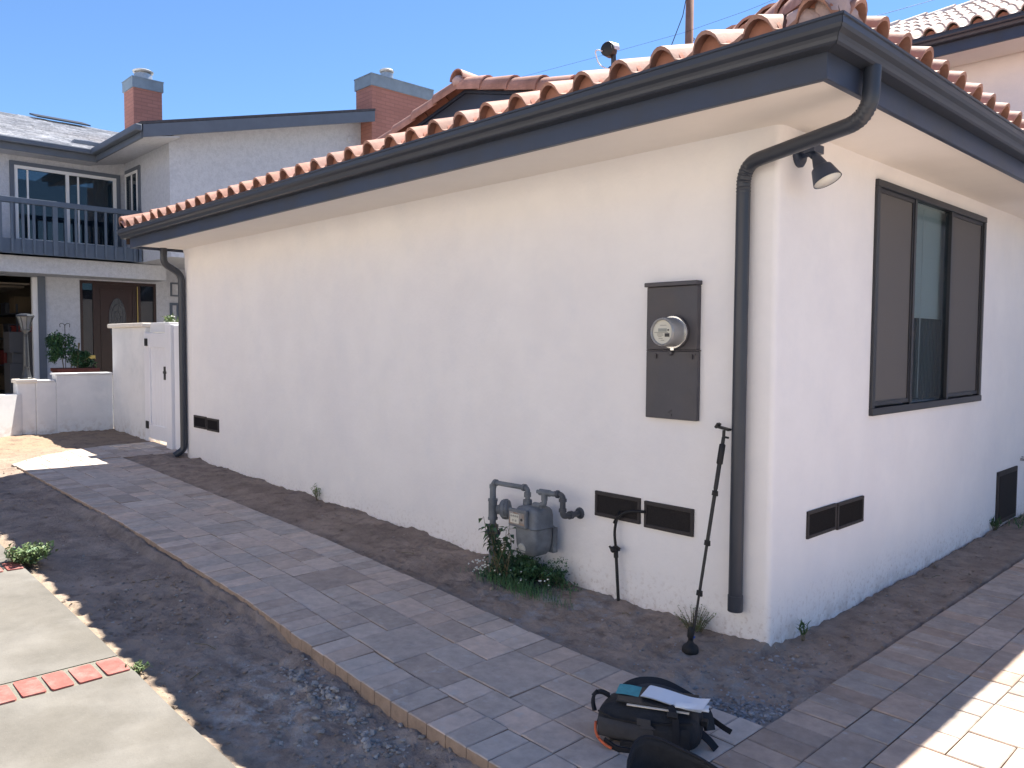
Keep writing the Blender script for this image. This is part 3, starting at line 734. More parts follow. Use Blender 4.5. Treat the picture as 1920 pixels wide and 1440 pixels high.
# foundation vents and crawl hatch ------------------------------
def ventA(x0, x1, z0, z1):
    mb = MB(); t = .022
    mb.box(x0, x1, -.016, .004, z1 - t, z1); mb.box(x0, x1, -.016, .004, z0, z0 + t); mb.box(x0, x0 + t * .8, -.0155, .004, z0 + t, z1 - t); mb.box(x1 - t * .8, x1, -.0155, .004, z0 + t, z1 - t)
    v = mb.build('foundation_vent', 'vent', H, bevel=.002)
    mb = MB(); mb.box(x0 + .01, x1 - .01, -.009, -.005, z0 + .01, z1 - .01)
    k = x0 + .024
    while k < x1 - .02: mb.box(k, k + .0015, -.0105, -.0092, z0 + t, z1 - t); k += .006
    mb.build('mesh_panel', 'mesh', v)
def ventB(y0, y1, z0, z1):
    mb = MB(); t = .018
    mb.box(-.004, .014, y0, y1, z1 - t, z1); mb.box(-.004, .014, y0, y1, z0, z0 + t); mb.box(-.004, .0135, y0, y0 + t, z0 + t, z1 - t); mb.box(-.004, .0135, y1 - t, y1, z0 + t, z1 - t)
    v = mb.build('foundation_vent', 'vent', H, bevel=.002)
    mb = MB(); mb.box(.004, .008, y0 + .01, y1 - .01, z0 + .01, z1 - .01)
    k = y0 + .02
    while k < y1 - .02: mb.box(.0082, .0095, k, k + .0015, z0 + t, z1 - t); k += .006
    mb.build('mesh_panel', 'mesh', v)
ventA(-1.17, -.826, .521, .675); ventA(-.794, -.459, .512, .667)
ventA(-7.41, -7.06, .565, .712); ventA(-7.03, -6.72, .560, .706)
ventB(.384, .738, .520, .672); ventB(.754, 1.112, .512, .668)
mb = MB(); mb.box(-.004, .012, 3.83, 4.40, .06, .515); hatch = mb.build('crawl_hatch', 'vent', H, bevel=.003)
mb = MB(); mb.box(.0122, .016, 3.87, 4.36, .10, .475); mb.build('mesh_panel', 'mesh', hatch)
mb = MB(); mb.tube([(0, 4.52, .56), (.05, 4.52, .56), (.055, 4.52, .53)], .012, 8); mb.lathe((.03, 4.52, .58), [(.022, 0), (.022, .008)], n=10); mb.build('hose_tap', 'galv', H)

# downspouts ----------------------------------------------------
def smooth_path(pts, r, n=8):
    out = [Vector(pts[0])]
    for i in range(1, len(pts) - 1):
        a, b, c = Vector(pts[i - 1]), Vector(pts[i]), Vector(pts[i + 1]); d1 = (a - b).normalized(); d2 = (c - b).normalized()
        rr = r[i - 1] if isinstance(r, (list, tuple)) else r
        p, q = b + d1 * rr, b + d2 * rr
        for k in range(n + 1):
            t = k / n; out.append(p * (1 - t) ** 2 + b * 2 * t * (1 - t) + q * t * t)
    out.append(Vector(pts[-1])); return out
def crimp(path, base, amp, spans):   # accordion wrinkles on the bends
    P = [path[0]]; 
    for a, b in zip(path, path[1:]):
        m = max(1, int((b - a).length / .0055)); P += [a + (b - a) * k / m for k in range(1, m + 1)]
    Rr = []; L = 0
    tot = [0]
    for a, b in zip(P, P[1:]): tot.append(tot[-1] + (b - a).length)
    for s in tot:
        w = 0
        for (c, h) in spans: w = max(w, min(1, max(0, (h - abs(s - c)) / .02)))
        Rr.append(base + amp * w * math.sin(s * 380))
    return P, Rr
DR = .036
pth = smooth_path([(.567, -.277, 2.762), (.565, -.29, 2.545), (-.168, -.048, 2.505), (-.168, -.046, .18)], [.12, .11], 14)
L1 = .25
P, Rr = crimp(pth, DR, .0022, [(.21, .07), (.98, .085)])
mb = MB(); mb.tube(P, Rr, 20); 
ds = mb.build('downspout', 'gutter', H, smooth=True, auto=60)
mb = MB(); mb.tube([(-.168, -.046, .178), (-.168, -.046, .262)], .0395, 20); mb.build('outlet', 'gutter', ds, smooth=True, auto=50)
pth = smooth_path([(-7.66, -.24, 2.74), (-7.66, -.24, 2.50), (-7.64, -.045, 2.38), (-7.64, -.045, .28), (-7.68, -.14, .21)], [.06, .08, .05], 8)
mb = MB(); mb.tube(pth, .040, 14); mb.build('downspout', 'gutter', H, smooth=True, auto=60)

# ================================================================= THINGS ON THE WALLS
# electric meter panel
T = thing('electric_meter_panel', (-.61, 0, 1.16), 'tall dark grey electric service panel with round glass meter on white wall', 'electric meter')
mb = MB(); mb.box(-.782, -.438, -.030, .004, 1.16, 1.542); mb.build('lower_cover', 'panel', T, bevel=.004)
mb = MB(); mb.box(-.625, -.600, -.036, -.031, 1.178, 1.190); mb.obox((-.612, -.034, 1.205), (.010, 0, .006), (0, .002, 0), (-.001, 0, .002)); mb.build('hasp', 'panel', T)
mb = MB(); mb.box(-.778, -.440, -.036, .004, 1.552, 1.905); mb.box(-.784, -.434, -.030, .004, 1.5425, 1.5515); mb.build('upper_cover', 'panel', T, bevel=.004)
mb = MB(); mb.box(-.785, -.434, -.055, .004, 1.906, 1.930); mb.build('rain_lip', 'panel', T, bevel=.004)
mb = MB(); mb.lathe((-.608, -.034, 1.533), [(.014, 0), (.014, .012), (.010, .016)], (0, -1, 0), 12); mb.build('seal_knob', 'panel', T)
for x in (-.735, -.495): mb = MB(); mb.box(x, x + .03, -.044, -.031, 1.518, 1.526); mb.box(x + .024, x + .03, -.044, -.031, 1.50, 1.518); mb.build('latch', 'panel', T)
mb = MB()
mb.lathe((-.455, -.031, 1.525), [(.008, 0), (.008, .006)], (0, -1, 0), 8); mb.build('screw', 'panel', T)
mc = Vector((-.578, -.036, 1.648))
mb = MB(); mb.lathe(mc, [(.093, 0), (.093, .018), (.088, .022)], (0, -1, 0), 36); mt = mb.build('meter_base', 'panel', T, smooth=True, auto=40)
mb = MB(); mb.lathe(mc, [(.084, .016), (.092, .018), (.094, .026), (.090, .033), (.082, .034)], (0, -1, 0), 36); mb.box(mc.x - .01, mc.x + .012, -.070, -.058, 1.548, 1.562); mb.build('locking_ring', 'steelring', T, smooth=True, auto=50)
mb = MB(); mb.lathe(mc, [(.082, .026), (.081, .06), (.079, .115), (.0765, .128), (.070, .133), (.066, .130), (.065, .118)], (0, -1, 0), 36); cup = mb.build('meter_cup', 'cupgrey', T, smooth=True, auto=50)
mb = MB(); mb.lathe(mc, [(.066, .114), (.066, .120)], (0, -1, 0), 32); fc = mb.build('meter_face', 'dial', T)
fy = mc.y - .1215
mb = MB(); mb.box(mc.x - .030, mc.x + .026, fy, fy + .001, 1.650, 1.668); mb.build('display', 'lcd', fc)
mb = MB(); mb.lathe((mc.x + .036, fy + .001, 1.659), [(.005, 0), (.005, .002)], (0, -1, 0), 10); mb.box(mc.x + .014, mc.x + .044, fy - .001, fy + .001, 1.622, 1.641)
for (z, a, b) in ((1.684, -.018, .024), (1.645, -.055, .035), (1.637, -.038, 0), (1.630, -.036, .004), (1.622, -.030, -.008), (1.612, -.026, .0), (1.602, -.012, .010)): mb.box(mc.x + a, mc.x + b, fy - .0004, fy + .001, z, z + .0018)
mb.build('marking', 'ink', fc)

# gas meter
T = thing('gas_meter', (-1.6, -.2, 0), 'grey gas meter with regulator and pipe loop on white wall', 'gas meter')
gy = -.2
mb = MB(); mb.tube([(-1.905, gy, -.05), (-1.905, gy, .30)], .027, 14); mb.tube([(-1.905, gy, .29), (-1.905, gy, .64)], .021, 14)
mb.tube(smooth_path([(-1.905, gy, .60), (-1.905, gy, .652), (-1.585, gy + .012, .654), (-1.585, gy + .01, .54)], .028, 6), .0165, 12)
for p, q, r in (((-1.905, gy, .612), (-1.905, gy, .636), .024), ((-1.888, gy, .652), (-1.868, gy, .652), .024), ((-1.625, gy + .01, .654), (-1.605, gy + .01, .654), .024), ((-1.585, gy + .01, .598), (-1.585, gy + .01, .626), .024), ((-1.585, gy + .01, .548), (-1.585, gy + .01, .580), .030), ((-1.905, gy, .405), (-1.905, gy, .53), .030), ((-1.905, gy, .525), (-1.905, gy, .54), .034), ((-1.905, gy, .40), (-1.905, gy, .415), .034)): mb.tube([p, q], r, 12)
mb.build('inlet_pipe', 'gas', T, smooth=True, auto=45)
mb = MB(); mb.tube([(-1.905, gy, .28), (-1.905, gy, .36)], .036, 10); mb.tube([(-1.945, gy - .01, .315), (-1.855, gy + .01, .315)], .022, 10); mb.lathe((-1.905, gy - .02, .318), [(.02, 0), (.026, .012), (.018, .03), (.014, .04)], (0, -1, 0), 10); mb.tube([(-1.905, gy, .345), (-1.905, gy, .365)], .040, 6)
mb.build('shutoff_valve', 'gasdark', T, smooth=True, auto=40)
mb = MB(); ax = (.82, .50, .1); c0 = Vector((-1.875, gy + .01, .47)); mb.lathe(c0, [(.030, 0), (.034, .02), (.052, .03), (.064, .04), (.066, .062), (.062, .064), (.064, .078), (.058, .088), (.03, .094), (.022, .10)], ax, 22)
for k in range(8):
    t = k * math.pi / 4; a = Vector(ax).normalized(); u = a.orthogonal().normalized(); v = a.cross(u); q = c0 + a * .063 + (u * math.cos(t) + v * math.sin(t)) * .062; mb.tube([q - a * .014, q + a * .018], .006, 6)
mb.build('regulator', 'gas', T, smooth=True, auto=40)
# body: rounded two part case
def rbox(mb, x0, x1, y0, y1, rows, n=6, r=.35):
    # stack of rounded rectangles (z, sx, sy, dy)
    b = len(mb.v); cx, cy = (x0 + x1) / 2, (y0 + y1) / 2; hx, hy = (x1 - x0) / 2, (y1 - y0) / 2; m = 24
    for (z, sx, sy, dy) in rows:
        for k in range(m):
            t = 2 * math.pi * (k + .5) / m; c = math.copysign(abs(math.cos(t)) ** r, math.cos(t)); s = math.copysign(abs(math.sin(t)) ** r, math.sin(t)); mb.v.append(Vector((cx + hx * sx * c, cy + dy + hy * sy * s, z)))
    for i in range(len(rows) - 1):
        for k in range(m): l = (k + 1) % m; mb.face((b + i * m + k, b + i * m + l, b + (i + 1) * m + l, b + (i + 1) * m + k))
    mb.face([b + k for k in range(m - 1, -1, -1)]); mb.face([b + (len(rows) - 1) * m + k for k in range(m)])
mb = MB(); rbox(mb, -1.625, -1.415, -.285, -.105, [(.418, 1.0, 1.0, 0), (.424, 1.06, 1.06, 0), (.430, 1.0, 1.0, 0), (.50, .99, .98, 0), (.528, .94, .93, 0), (.545, .80, .80, 0), (.552, .5, .6, 0)]); mb.build('case_top', 'gas', T, smooth=True, auto=50)
mb = MB(); rbox(mb, -1.618, -1.422, -.285, -.105, [(.238, .45, .55, .0), (.246, .68, .72, .0), (.27, .86, .86, 0), (.31, .95, .94, 0), (.36, .98, .97, 0), (.417, .98, .98, 0)]); mb.box(-1.535, -1.425, -.115, -.075, .25, .41); mb.build('case_bottom', 'gas', T, smooth=True, auto=50)
mb = MB(); mb.box(-1.635, -1.478, -.312, -.286, .425, .538); ip = mb.build('index_box', 'gas', T, bevel=.006)
mb = MB(); mb.box(-1.624, -1.490, -.3145, -.3125, .442, .518); mb.build('index_cover', 'gasface', ip)
mb = MB(); mb.box(-1.612, -1.535, -.3165, -.315, .450, .508); dl = mb.build('dial_plate', 'dial', ip)
mb = MB()
for (dx, dz) in ((-1.601, .494), (-1.583, .494), (-1.565, .494), (-1.547, .494), (-1.588, .466), (-1.562, .466)):
    for k in range(12):
        t = k * math.pi / 6; mb.box(dx + .0062 * math.cos(t) - .0009, dx + .0062 * math.cos(t) + .0009, -.3175, -.3166, dz + .0062 * math.sin(t) - .0009, dz + .0062 * math.sin(t) + .0009)
    mb.obox((dx, -.317, dz), (.0045, 0, .002), (0, .0004, 0), (-.0006, 0, .001))
mb.lathe((-1.512, -.3146, .478), [(.009, 0), (.009, .003)], (0, -1, 0), 10)
mb.build('dial_mark', 'ink', ip)
mb = MB(); mb.box(-1.585, -1.505, -.2835, -.2815, .352, .405); mb.build('name_plate', 'gas', T, bevel=.001)
mb = MB(); mb.lathe((-1.545, -.268, .29), [(.032, 0), (.032, .010)], (0, -1, -.35), 16); mb.build('badge', pmat('badge_white', (.42, .43, .42), .6, var=.25, vscale=50), T)
mb = MB(); mb.tube(smooth_path([(-1.455, gy, .53), (-1.455, gy, .572), (-1.425, gy, .572), (-1.425, gy, .61)], .018, 5), .018, 12); mb.tube([(-1.515, gy, .555), (-1.45, gy, .558)], .022, 10)
mb.tube([(-1.425, gy, .60), (-1.425, gy, .645)], .021, 12); mb.tube([(-1.465, gy, .648), (-1.385, gy + .01, .648)], .021, 12); mb.lathe((-1.47, gy, .648), [(.014, 0), (.014, .016)], (-1, 0, 0), 6); mb.tube([(-1.40, gy, .648), (-1.35, gy + .02, .648)], .017, 12)
mb.build('outlet_fitting', 'gas', T, smooth=True, auto=45)
mb = MB(); mb.tube(smooth_path([(-1.36, gy + .02, .648), (-1.305, gy + .04, .648), (-1.305, gy + .04, .51), (-1.305, 0.02, .51)], .03, 6), .018, 12)
for p, q, r in (((-1.345, gy + .024, .648), (-1.33, gy + .03, .648), .025), ((-1.305, gy + .04, .622), (-1.305, gy + .04, .604), .025), ((-1.305, gy + .04, .56), (-1.305, gy + .04, .54), .025), ((-1.305, -.075, .51), (-1.305, -.10, .51), .026)): mb.tube([p, q], r, 12)
mb.lathe((-1.305, .0, .51), [(.040, -.006), (.036, .006), (.03, .012)], (0, -1, 0), 14)
mb.build('outlet_pipe', 'gasdark', T, smooth=True, auto=45)

# hose / sprinkler riser
T = thing('irrigation_riser', (-.94, -.04, 0), 'thin black pipe with tap rising from soil and curving into wall vent', 'water pipe')
mb = MB(); mb.tube([(-.945, -.045, -.03), (-.975, -.045, .36)], .0095, 10); mb.tube([(-.972, -.045, .30), (-.977, -.045, .37)], .014, 10); mb.build('pipe', 'rubber', T, smooth=True, auto=50)
mb = MB(); mb.tube([(-1.005, -.05, .352), (-.945, -.05, .356)], .011, 8); mb.lathe((-.976, -.055, .352), [(.019, 0), (.019, .02), (.01, .03)], (0, -1, 0), 10); mb.tube([(-1.02, -.05, .362), (-1.005, -.05, .345)], .007, 6); mb.tube([(-.965, -.06, .375), (-.93, -.06, .365)], .006, 6); mb.build('valve', 'rubber', T, smooth=True, auto=50)
mb = MB(); mb.tube(smooth_path([(-.977, -.045, .37), (-.995, -.045, .50), (-.95, -.035, .585), (-.78, -.022, .605)], .09, 8), .0085, 10); mb.build('hose', 'rubber', T, smooth=True)

# monopod
T = thing('monopod', (-.255, -.321, .0), 'slender black telescopic pole with rubber foot leaning on the downspout', 'monopod')
b0 = Vector((-.262, -.315, .0)); t0 = Vector((-.238, -.085, 1.06)); d = (t0 - b0)
def at(t): return b0 + d * t
mb = MB(); mb.tube([at(.05), at(.28)], .0065, 10); mb.tube([at(.28), at(.52)], .0080, 10); mb.tube([at(.52), at(.78)], .0098, 10); mb.tube([at(.78), at(.90)], .0115, 10); mb.build('leg_section', 'black', T, smooth=True, auto=50)
mb = MB()
for t in (.28, .52, .76): mb.tube([at(t - .012), at(t + .012)], .0155, 10); mb.obox(at(t) + Vector((.012, -.01, 0)), (.01, 0, 0), (0, .006, 0), (0, 0, .012))
mb.build('lever_lock', 'rubber', T, smooth=True, auto=40)
mb = MB(); mb.tube([at(.90), at(.905), at(.995), at(1.0)], [.013, .0165, .0165, .013], 12); mb.build('grip', 'rubber', T, smooth=True, auto=40)
mb = MB(); mb.tube([at(1.0), at(1.035)], .010, 10); tp = at(1.035); mb.tube([tp + Vector((-.005, 0, .0)), tp + Vector((.03, .0, -.003))], .006, 8); mb.tube([tp, tp + Vector((0, .002, .035))], .009, 8)
q = tp + Vector((-.0, 0, .045)); mb.obox(q, (.036, 0, -.006), (0, .016, 0), (.001, 0, .006)); mb.obox(q + Vector((-.036, 0, .012)), (.008, 0, .012), (0, .016, 0), (-.006, 0, .004)); mb.build('head', 'black', T, smooth=False, bevel=.002)
mb = MB(); bb = Vector((-.262, -.315, .0)); mb.lathe(bb, [(.040, 0), (.043, .006), (.042, .026), (.034, .038), (.020, .046), (.013, .06), (.012, .075), (.017, .08), (.016, .115), (.009, .13)], (0, 0, 1), 20); mb.build('foot', 'rubber', T, smooth=True, auto=50)
mb = MB(); mb.tube([at(.068), at(.078)], .0128, 12); mb.build('band', 'bluetape', T)

# spotlight
LU = .062
T = thing('spotlight', (0, .2, 2.5), 'dark floodlight with white inside under the eave beside the downspout', 'spotlight')
mb = MB(); mb.lathe((0.0, .20, 2.50 + LU), [(.062, 0), (.062, .014), (.05, .024)], (1, 0, 0), 22); mb.build('mount_plate', 'trim', T, smooth=True, auto=40)
mb = MB(); mb.tube([(.02, .20, 2.50 + LU), (.07, .18, 2.50 + LU)], .020, 12); mb.obox((.085, .19, 2.515 + LU), (.03, 0, 0), (0, .055, 0), (0, 0, .020)); mb.tube([(.075, .17, 2.50 + LU), (.10, .165, 2.475 + LU)], .018, 12); mb.build('swivel_arm', 'trim', T, smooth=True, auto=40)
ha = Vector((.21, .045, -.74)).normalized(); h0 = Vector((.105, .165, 2.485 + LU))
ha = (0.62 * Vector((.688, .725, 0)) * .55 + Vector((.12, -.25, 0)) + Vector((0, 0, -.72))).normalized()
mb = MB(); mb.lathe(h0, [(.014, 0), (.018, .005), (.034, .060), (.037, .075), (.050, .083), (.053, .09), (.071, .155), (.072, .160), (.068, .160), (.052, .10), (.03, .095), (0, .095)], ha, 28); hd_ = mb.build('lamp_head', 'trim', T, smooth=True, auto=40)
mb = MB(); mb.lathe(h0, [(.0675, .159), (.0665, .156), (.050, .102), (0, .098)], ha, 28); mb.lathe(h0, [(.045, .125), (.058, .148), (.066, .155), (0, .1555)], ha, 28); mb.build('bulb', 'lampin', hd_, smooth=True)

# ================================================================= NEIGHBOUR: TWO STOREY WHITE WING BEHIND (top right)
T = thing('two_storey_house', (0, 6.6, 0), 'taller pale house with sunlit pink tile roof rising behind the white house', 'house')
mb = MB(); mb.box(-6.0, -.52, 6.62, 12.0, -.1, 4.90); mb.box(-.52, 7.0, 6.56, 12.0, -.1, 4.90); mb.build('wall', 'stucco', T)
mb = MB(); mb.box(-6.1, 7.1, 6.02, 6.56, 4.86, 4.89); mb.build('soffit', 'soffit', T)
mb = MB(); mb.box(-6.1, 7.1, 5.985, 6.015, 4.835, 5.03); mb.build('fascia', 'trim', T, bevel=.004)
mb = MB(); mb.prism([(-6.2, 5.983 - o, 4.955 + h) for o, h in prof], (13.3, 0, 0)); mb.build('gutter', 'gutter', T)
mb = MB(); s2 = .45; c2 = 1 / math.sqrt(1 + s2 * s2)
tiles(mb, (-4.2, 5.93, 5.065), (1, 0, 0), (0, c2, s2 * c2), 8.4, .1, 8, .345, sp=.24, lift=.018)
mb.build('roof', 'tile2', T, smooth=True, auto=40)
mb = MB(); mb.prism([(-4.3, 5.96, 5.04), (-4.3, 8.46, 6.16), (-4.3, 10.9, 5.04)], (8.6, 0, 0)); mb.build('roof_deck', 'deck', T)
mb = MB(); x = -4.2
while x < 4.2: barrel(mb, (x, 8.45, 6.185), (x + .42, 8.45, 6.200), .10, .115); x += .37
mb.build('ridge_cap', 'tile2', T, smooth=True, auto=40)
mb = MB(); x = -4.2 + .1
while x < 4.1:
    mb.prism([(x + .01, 5.97, 5.05), (x + .135, 5.97, 5.05), (x + .12, 5.97, 5.11), (x + .07, 5.97, 5.135), (x + .025, 5.97, 5.11)], (0, .03, 0)); x += .24
mb.build('eave_closure', 'birdstop', T)

# roof fittings and pole -----------------------------------------
T = thing('security_camera', (-1.24, .2, 3.1), 'small round dark camera with white hood and looped cable on tile roof', 'camera')
mb = MB(); mb.lathe((-1.255, .18, 3.415), [(0, -.05), (.03, -.045), (.042, -.02), (.044, .04), (.030, .045)], (.25, -.9, -.05), 16); mb.build('body', 'black', T, smooth=True, auto=50)
mb = MB(); barrel(mb, Vector((-1.245, .22, 3.420)), Vector((-1.258, .155, 3.418)), .046, .048, arc=math.pi * 1.1, th=.006); mb.build('hood', 'whiteframe', T, smooth=True, auto=40)
mb = MB(); mb.tube([(-1.24, .2, 3.39), (-1.235, .2, 3.10)], .016, 10); mb.lathe((-1.25, .2, 3.29), [(.03, 0), (.034, .015), (.02, .03)], n=12); mb.build('stalk', 'greymetal', T, smooth=True, auto=50)
mb = MB(); mb.tube(smooth_path([(-1.265, .12, 3.40), (-1.33, .12, 3.43), (-1.31, .14, 3.33), (-1.22, .16, 3.28)], .04, 6), .004, 6); mb.build('cable', 'whiteframe', T, smooth=True)
def ray(px, py, dist):
    d = cr * ((px - 960) / 1487.67) + cu * ((720 - py) / 1487.67) + cf; return CP + d * dist
pb = ray(1290, 82, 26)
T = thing('utility_pole', (pb.x, pb.y, 0), 'reddish brown wooden utility pole far behind the tile roof', 'utility pole')
mb = MB(); mb.tube([(pb.x, pb.y, 0), (pb.x + .02, pb.y + .01, 8), (pb.x + .05, pb.y, 14.5)], [.19, .145, .125], 14); mb.build('pole', 'wood', T, smooth=True)
mb = MB(); mb.box(pb.x - 1.2, pb.x + 1.2, pb.y - .2, pb.y - .08, 13.6, 13.75); mb.build('crossarm', 'wood', T, bevel=.01)
lo = cr
a0 = Vector((pb.x, pb.y, 12.9)) - cf * .16 - lo * .10
mb = MB(); mb.tube([a0 + Vector((0, 0, 1.2)), a0, a0 - lo * .12 - Vector((0, 0, .65)), a0 - lo * .85 - Vector((0, 0, 2.6))], .014, 6); mb.tube(smooth_path([Vector((pb.x, pb.y, 11.62)) + lo * .13, Vector((pb.x, pb.y, 11.6)) + lo * .22, Vector((pb.x, pb.y, 11.45)) + lo * .13], .04, 4), .013, 6); mb.build('service_cable', 'rubber', T, smooth=True)
wire = [ray(700, 212, 38), ray(820, 183, 36), ray(960, 149, 33), ray(1100, 112, 30), ray(1200, 84, 28), ray(1283, 61, 26), ray(1400, 20, 23), ray(1500, -20, 20)]
mb = MB(); mb.tube(wire, .005, 5); tag(mb.build('overhead_wire', 'rubber', None, smooth=True), 'thin overhead wire crossing the sky to the utility pole', 'wire')
wire = [ray(1560, 55, 30), ray(1625, 35, 30), ray(1690, 17, 30), ray(1750, 0, 30), ray(1850, -28, 30)]
mb = MB(); mb.tube(wire, .009, 5); tag(mb.build('overhead_wire', 'rubber', None, smooth=True), 'thin overhead wire above the corner of the tile roof', 'wire')

# ================================================================= GREY HOUSE
G = thing('grey_house', (-14.5, 0, .29), 'two storey grey stucco house with balcony, open garage and low pitched roofs', 'house')
X0 = -14.55; g0 = .25
mb = MB()
def wl(y0, y1, z0, z1): mb.box(X0 - .2, X0, y0, y1, z0, z1)
wl(-9, -5.2, g0, 5.05); wl(-5.2, .12, 2.75, 3.40); wl(.12, .70, g0, 3.40); wl(.70, 2.10, 2.735, 3.40); wl(2.10, 4.0, g0, 3.40); wl(-5.2, -.37, 3.40, 5.05); wl(1.42, 1.53, 3.40, 5.05); wl(-.37, 1.42, 4.76, 5.05)
mb.build('wall', 'greystucco', G)
mb = MB()
mb.prism([(-14.75, 1.53, 3.06), (-12.2, 1.53, 3.06), (-12.2, 1.53, 5.12), (-14.75, 1.53, 5.12)][::1], (0, .08, 0))
zr_ = lambda y: 5.03 + .243 * (y - .92)
mb.prism([(-12.28, 1.61, 3.06), (-12.28, 5.41, 3.06), (-12.28, 5.41, zr_(5.41)), (-12.28, 1.61, zr_(1.61))], (.08, 0, 0))
mb.box(-14.7, -12.29, 1.62, 9.5, 3.06, 3.12)
mb.box(-14.5, -12.4, 6.96, 9.5, .25, 5.9)
mb.build('upper_wing', 'greystucco', G)
mb = MB(); mb.box(-14.54, -13.85, -9, 2.05, 2.76, 3.05); mb.build('beam', 'greystucco', G, bevel=.01)
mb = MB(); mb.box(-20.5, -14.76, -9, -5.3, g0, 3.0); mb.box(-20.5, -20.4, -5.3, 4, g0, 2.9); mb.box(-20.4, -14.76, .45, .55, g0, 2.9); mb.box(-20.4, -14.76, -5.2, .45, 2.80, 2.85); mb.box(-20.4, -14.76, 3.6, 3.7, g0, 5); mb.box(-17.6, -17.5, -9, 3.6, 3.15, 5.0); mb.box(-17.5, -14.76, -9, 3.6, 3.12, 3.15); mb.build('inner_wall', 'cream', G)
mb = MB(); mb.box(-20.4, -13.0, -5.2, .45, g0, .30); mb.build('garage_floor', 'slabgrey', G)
# garage surround
mb = MB(); mb.box(X0, X0 + .03, .0, .12, g0, 2.86); mb.box(X0, X0 + .03, -5.3, .0, 2.755, 2.86); mb.build('garage_trim', 'greytrim2', G)
mb = MB(); mb.box(X0 - .1, X0 - .0, -.085, -.0, g0, 2.74); mb.build('garage_jamb', 'whiteframe', G)
mb = MB()
for k in range(4): mb.box(X0 - 1.0 - .5 * k, X0 - .52 - .5 * k, -5.1, -.1, 2.56, 2.60)
mb.box(X0 - .5, X0 - .12, -5.1, -.1, 2.60, 2.63); mb.build('garage_door', 'cream', G)
# roofs
mb = MB()
zf = lambda X: 5.09 + .315 * (-14.1 - X)
rows = 30
for k in range(rows):
    a = -14.05 - 5.95 * k / rows; b = -14.05 - 5.95 * (k + 1) / rows; y = -10.0; 
    while y < 3.4:
        w_ = random.uniform(.18, .42); g = random.uniform(.78, 1.2); mb.tint = (g, g, g * 1.01); lift_ = random.choice((.012, .018))
        mb.v += [Vector((a, y, zf(a) + lift_)), Vector((a, y + w_, zf(a) + lift_)), Vector((b - .03, y + w_, zf(b) + .003)), Vector((b - .03, y, zf(b) + .003)), Vector((a, y, zf(a) - .005)), Vector((a, y + w_, zf(a) - .005))]
        n_ = len(mb.v) - 6; mb.face((n_, n_ + 1, n_ + 2, n_ + 3)); mb.face((n_, n_ + 4, n_ + 5, n_ + 1)); y += w_
mb.tint = (.6, .6, .6); mb.hexa([(-14.06, -10, 5.04), (-14.06, 3.4, 5.04), (-20, 3.4, zf(-20) - .05), (-20, -10, zf(-20) - .05), (-14.06, -10, 5.07), (-14.06, 3.4, 5.07), (-20, 3.4, zf(-20) - .01), (-20, -10, zf(-20) - .01)])
mb.build('shingle_roof', 'shingle', G)
mb = MB(); mb.tint = (1, 1, 1)
z1 = lambda y: 5.10 + .25 * (y - .92)
for (a, b) in ((.88, 5.41), ):
    mb.hexa([(-19.6, a, z1(a) + .02), (-11.66, a, z1(a) + .02), (-11.66, b, z1(b) + .02), (-19.6, b, z1(b) + .02), (-19.6, a, z1(a) + .065), (-11.66, a, z1(a) + .065), (-11.66, b, z1(b) + .065), (-19.6, b, z1(b) + .065)])
mb.hexa([(-19.6, 5.42, z1(5.42) + .02), (-12.4, 5.42, z1(5.42) + .02), (-12.4, 7.2, z1(7.2) + .02), (-19.6, 7.2, z1(7.2) + .02), (-19.6, 5.42, z1(5.42) + .065), (-12.4, 5.42, z1(5.42) + .065), (-12.4, 7.2, z1(7.2) + .065), (-19.6, 7.2, z1(7.2) + .065)])
mb.build('wing_roof', 'darkshingle', G)
mb = MB()
mb.prism([(-11.70, .92, z1(.92) - .19), (-11.70, 5.40, z1(5.40) - .19), (-11.70, 5.40, z1(5.4) + .015), (-11.70, .92, z1(.92) + .015)], (.035, 0, 0))
mb.box(-14.1, -11.70, .90, .93, 4.90, 5.10); mb.box(-14.13, -14.10, -10, .93, 4.89, 5.08); mb.build('fascia', 'greytrim2', G)
mb = MB(); mb.box(-14.10, -13.99, -10, .80, 5.0, 5.10); mb.box(-14.10, -11.64, .79, .90, 5.0, 5.11); mb.build('gutter', 'greytrim2', G, bevel=.02)
mb = MB(); mb.prism([(-14.55, .93, 4.91), (-11.70, .93, 4.91), (-11.70, 1.53, 5.02), (-14.55, 1.53, 5.02)], (0, 0, .02)); mb.box(-14.55, -14.13, -10, .93, 4.89, 4.91)
mb.prism([(-12.2, 1.53, zr_(1.53) - .0), (-11.70, 1.53, zr_(1.53)), (-11.70, 5.4, zr_(5.4)), (-12.2, 5.4, zr_(5.4))], (0, 0, .02)); mb.build('soffit', 'greystucco', G)
mb = MB(); mb.box(-15.2, -15.0, .78, 1.30, 5.385, 5.45); mb.build('flashing', 'greytrim2', G)
mb = MB(); mb.hexa([(-19.3, 1.15, 6.80), (-19.3, 2.3, 6.80), (-20.0, 2.3, 7.0), (-20.0, 1.15, 7.0), (-19.3, 1.15, 6.83), (-19.3, 2.3, 6.83), (-20.0, 2.3, 7.04), (-20.0, 1.15, 7.04)]); mb.build('solar_panel', 'black', G)
